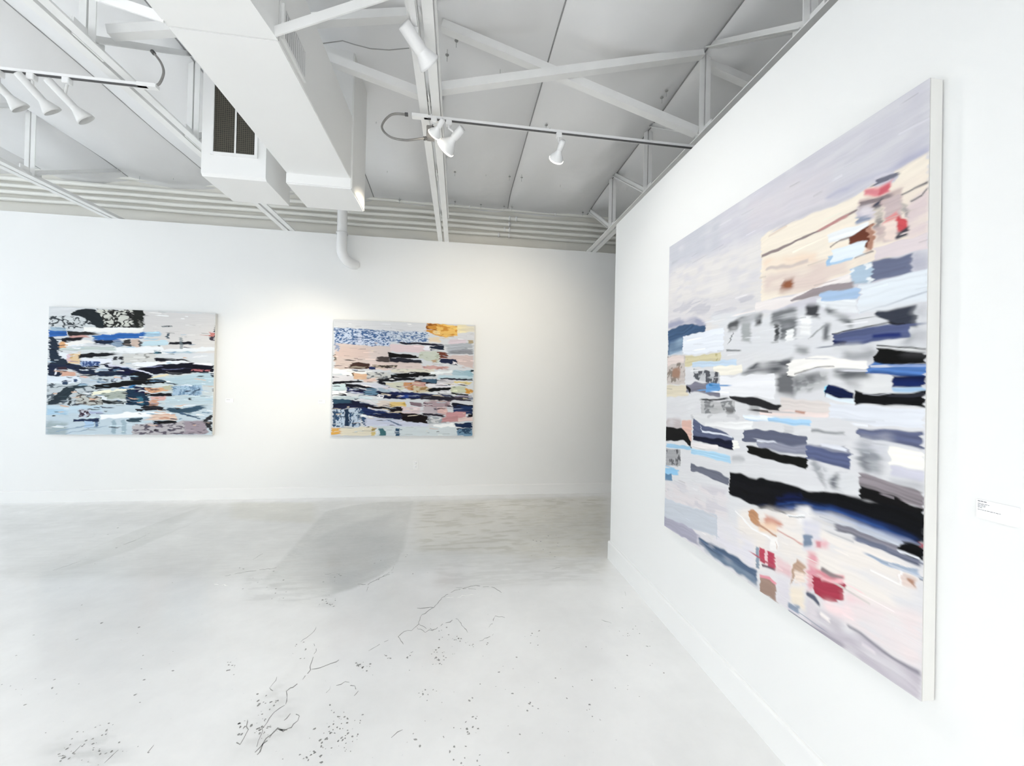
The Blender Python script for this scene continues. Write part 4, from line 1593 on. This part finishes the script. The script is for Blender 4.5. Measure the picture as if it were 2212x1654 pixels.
def flex(name, pts, r, lb):
    """smooth flexible conduit through points"""
    P = [Vector(p) for p in pts]
    out = []
    n = len(P)
    for i in range(n - 1):
        p0, p1, p2, p3 = P[max(i - 1, 0)], P[i], P[i + 1], P[min(i + 2, n - 1)]
        for k in range(8):
            u = k / 8
            out.append(0.5 * ((2 * p1) + (-p0 + p2) * u + (2 * p0 - 5 * p1 + 4 * p2 - p3) * u * u + (-p0 + 3 * p1 - 3 * p2 + p3) * u ** 3))
    out.append(P[-1])
    t = thing(name, P[0], lb, 'cable')
    MB().tube(out, r, 8).build('flexible_tube', 'grey_flex', t)
    for q, q2 in ((out[0], out[1]), (out[-1], out[-2])):
        MB().lathe([(0, 0), (0, r * 1.7), (.022, r * 1.7), (.022, r)], q, q2 - q, 10).build('connector', 'grey_slot', t)
    return t


def lighting():
    zt = 3.625
    rail(-0.33, 1.93, 3.0, zt, 'white lighting track running from the middle truss to the partition')
    rail(-6.0, -2.17, 3.0, zt, 'white lighting track with three spotlights at the upper left', False)
    t = thing('lighting_track', (-0.295, 2.3, 3.672), 'short white lighting track under the middle truss at the top', 'light track')
    MB().box(-.312, -.278, -1.0, 2.33, 3.672, 3.698).build('track_body', 'white_gloss', t)
    MB().box(-.308, -.282, 2.30, 2.335, 3.664, 3.672).build('end_stop', 'dark', t)
    pool = (-2.55, D, 1.95)
    par_lamp((-0.115, 3.0, zt), (-0.105, 3.06, 3.50), (-2.9, D, 1.6), 'lit white spotlight under the middle truss, its wide reflector turned left', 190, 1.25, 44)
    par_lamp((-0.225, 2.985, zt), (-0.20, 2.93, 3.50), (-2.3, D, 1.65), 'lit small spotlight half hidden behind its larger neighbour under the middle truss', 150, 0.8, 44)
    par_lamp((0.745, 3.0, zt), (0.745, 3.01, 3.465), (0.35, D, 1.9), 'lit white spotlight hanging alone from the track nearer the partition', 135, 0.95, 95)
    bell_lamp((-0.295, 2.30, 3.6715), (-0.352, 2.26, 3.655), (-0.215, 2.40, 3.555), 'tall white cylinder spotlight with bell mouth on the middle truss', 62, (1.4, 2.2, 1.6), .039, .068, stem_at=.46)
    # added unseen track behind the viewer; its wide floodlights brighten the whole room
    rail(-6.6, 1.2, -2.3, zt, 'white lighting track added unseen behind the viewer')
    lbs = ['%s white floodlight added on the unseen track behind the viewer' % q for q in ('leftmost', 'second from left', 'third from left', 'rightmost')]
    for n, x in enumerate((-6.2, -4.4, -2.6, -0.85)):
        bell_lamp((x, -2.3, zt), (x - .03, -2.33, 3.585), (x + .02, -2.27, 3.40), lbs[n], 275, (x + .1, -2.0, 0), .03, .062)
    y = 3.0
    lb = ['white bell spotlight cut by the left edge of the photo', 'middle of the three white bell spotlights at upper left', 'white bell spotlight nearest the truss at upper left, its mouth seen dark']
    for n, (xt, a, b) in enumerate((((-3.05), (-3.11, 3.60), (-3.005, 3.44)), ((-2.86), (-2.915, 3.605), (-2.815, 3.44)), ((-2.655), (-2.745, 3.585), (-2.61, 3.405)))):
        bell_lamp((xt, y, zt), (a[0], y - .03, a[1]), (b[0], y + .09, b[1]), lb[n], 0, None, .024, .054, 'lamp_grey')
    flex('flexible_conduit', [(-0.42, 3.0, 3.64), (-0.54, 3.0, 3.625), (-0.607, 3.0, 3.53), (-0.55, 3.0, 3.46), (-0.44, 3.0, 3.445), (-0.35, 3.02, 3.475), (-0.287, 3.055, 3.51)],
         0.008, 'grey flexible conduit looping left of the middle truss')
    flex('flexible_conduit', [(-2.14, 3.0, 3.64), (-2.10, 3.0, 3.66), (-2.075, 3.0, 3.74), (-2.095, 3.0, 3.81), (-2.15, 3.0, 3.88)],
         0.0075, 'short grey flexible conduit curving up beside the left truss')
    t = thing('junction_box', (-0.255, 3.055, 3.50), 'small metal junction box with wires below the middle truss', 'junction box')
    MB().box(-.285, -.225, 3.03, 3.085, 3.505, 3.60).build('box_body', 'grey_flex', t, .004)
    MB().tube([(-.255, 3.055, 3.60), (-.25, 3.06, 3.70)], .010, 8).build('nipple', 'steel', t)
    MB().tube([(-.235, 3.03, 3.58), (-.235, 3.015, 3.60), (-.225, 3.01, 3.57), (-.235, 3.025, 3.53)], .004, 6).build('wire', 'dark', t)


def cables():
    for n, (pl, lb) in enumerate((([(690, 95), (740, 88), (765, 96), (800, 105), (840, 108), (884, 104)], 'thin cable hanging below the ceiling between the duct and the middle truss'),
                                  ([(738, 154), (760, 158), (800, 173), (850, 186), (900, 192)], 'thin sagging cable just under the brace left of the middle truss'))):
        pts = [hit(a, b, 1, 3.25 + .12 * n) for a, b in pl]
        t = tag(MB().tube(pts, .0035, 6).build('cable', 'pin_grey'), lb, 'cable')


# ------------------------------------------------------------------ wall fittings
def fittings():
    t = thing('wall_label', (WX, 0.863, 1.303), 'white caption card on the wall right of the big painting', 'label')
    y0, y1, z0, z1 = 0.822, 0.906, 1.278, 1.330
    MB().box(WX - .005, WX, y0, y1, z0, z1).build('card', 'card', t, .0006)
    rnd = random.Random(5)
    mb = MB()
    rows = [(.0465, .022, .0022), (.040, .027, .0014), (.0365, .019, .0014), (.033, .020, .0014), (.0295, .013, .0014), (.0235, .050, .0014)]
    for z, ln, h in rows:
        x = 0.0035
        while x < ln:
            wd = min(rnd.uniform(.0025, .0065), ln - x + .001)
            ya = y1 - x
            mb.add([(WX - .0052, ya, z0 + z), (WX - .0052, ya - wd, z0 + z), (WX - .0052, ya - wd, z0 + z + h), (WX - .0052, ya, z0 + z + h)], [(0, 1, 2, 3)])
            x += wd + .0011
    mb.build('printed_lines', 'ink', t)
    for x, lb in ((-3.07, 'small white caption card right of the left painting'), (-1.885, 'small white caption card left of the middle painting')):
        t = thing('wall_label', (x, D, 1.337), lb, 'label')
        MB().box(x - .05, x + .05, D - .006, D, 1.312, 1.362).build('card', 'card', t, .0006)
        MB().box(x - .04, x + .008, D - .0064, D - .0062, 1.345, 1.348).build('printed_line', 'ink', t)
    t = thing('wall_outlet', (-0.588, D, 0.45), 'white electrical outlet low on the back wall under the middle painting', 'outlet')
    MB().box(-.626, -.550, D - .007, D, .388, .512).build('cover_plate', 'trim', t, .002)
    for z in (.478, .422):
        p = MB().lathe([(0, .019), (.003, .0185), (.003, 0)], (-.588, D - .0065, z), (0, -1, 0), 16).build('socket', 'card', t)
        MB().box(-.596, -.594, D - .0100, D - .0094, z - .004, z + .006).box(-.583, -.581, D - .0100, D - .0094, z - .004, z + .006).build('slots', 'dark', p)


# ------------------------------------------------------------------ the paintings
def painting(label, plane, corners, rect, depth, rows, base, nx, ny, seed, pxm, drags, wrp, sliv=None):
    """rect: (a0, a1, z0, z1), a measured along the wall in the direction of growing photo x"""
    a0, a1, z0, z1 = rect
    W, H = abs(a1 - a0), z1 - z0
    axis, val = plane
    X, Y = np.meshgrid(np.linspace(0, W, nx), np.linspace(0, H, ny))
    R = Raster(X, Y, base, seed)
    for (ox, oy, sc), txt in rows:
        h0 = homography(corners, [(0, 0), (W, 0), (0, H), (W, H)])
        R.text(txt, lambda x, y: h0(ox + x / sc, oy + y / sc), pxm, axis == 0)
    if sliv:
        R.slivers(*sliv)
    R.warp(*wrp)
    R.drag(*drags)
    s = 1 if a1 > a0 else -1
    A = a0 + s * X
    Z = z1 - Y
    hgt = R.Hh
    if axis == 1:
        loc = ((a0 + a1) / 2, val, z0)
        P = np.stack([A, val - depth - .0005 - hgt, Z], -1)
    else:
        loc = (val, (a0 + a1) / 2, z0)
        P = np.stack([val - depth - .0005 - hgt, A, Z], -1)
    t = thing('painting', loc, label, 'painting')
    lo, hi = min(a0, a1), max(a0, a1)
    e = .0004
    if axis == 1:
        MB().box(lo - e, hi + e, val - depth, val - .004, z0 - e, z1 + e).build('stretched_canvas', 'canvas_edge', t, .002)
    else:
        MB().box(val - depth, val - .004, lo - e, hi + e, z0 - e, z1 + e).build('stretched_canvas', 'canvas_edge', t, .002)
    grid_object('painted_surface', P, R.C, 'oil_paint', t)


# ------------------------------------------------------------------ build
floor()
walls()
ceiling()
trusses()
ducts()
lighting()
cables()
painting('left abstract painting on the back wall with dark tree trunks and navy strokes', (1, D),
         [(107.1, 661.7), (466, 676.8), (97.4, 936), (458.2, 941.8)], (-5.184, -3.248, .872, 2.502), .045,
         [((80, 640, 5.169), LEFT)], '#d5d8da', 460, 390, 1, 0.00105, (260, .03, .22, .003, .013, .5), (.034, .018),
         (170, ['#f2f2f4', '#0c0b12', '#15203a', '#a9c6d8', '#dfe6ee', '#5f7f9c', '#d9b39a', '#0e0d18'], .25, .9))
painting('middle abstract painting on the back wall with a yellow corner and dark horizontal strokes', (1, D),
         [(721.6, 689.3), (1025.3, 702.4), (714.5, 940), (1020.5, 943.5)], (-1.741, 0.218, .866, 2.49), .045,
         [((690, 670, 5.703), MIDDLE)], '#cfd2d6', 460, 390, 2, 0.00113, (260, .03, .22, .003, .013, .5), (.034, .018),
         (170, ['#f0f0f2', '#0c0b10', '#151a35', '#c9b8b4', '#b4c6d2', '#8d97a8', '#d6c9b4', '#2a2733'], .35, .9))
painting('huge abstract painting on the right partition wall with black strokes and red patches', (0, WX),
         [(1446.8, 531.6), (2003.5, 174.7), (1435, 1136), (1997.6, 1517.2)], (2.473, .996, .694, 2.583), .05,
         [((1420, 160, 3.0625), BIG0), ((1420, 160, 3.0625), BIGA), ((1420, 640, 3.375), BIGB), ((1420, 1060, 3.445), BIGC)], '#d6d5d8', 520, 620, 3, 0.0008, (170, .03, .2, .0025, .010, .12), (.013, .013))
fittings()
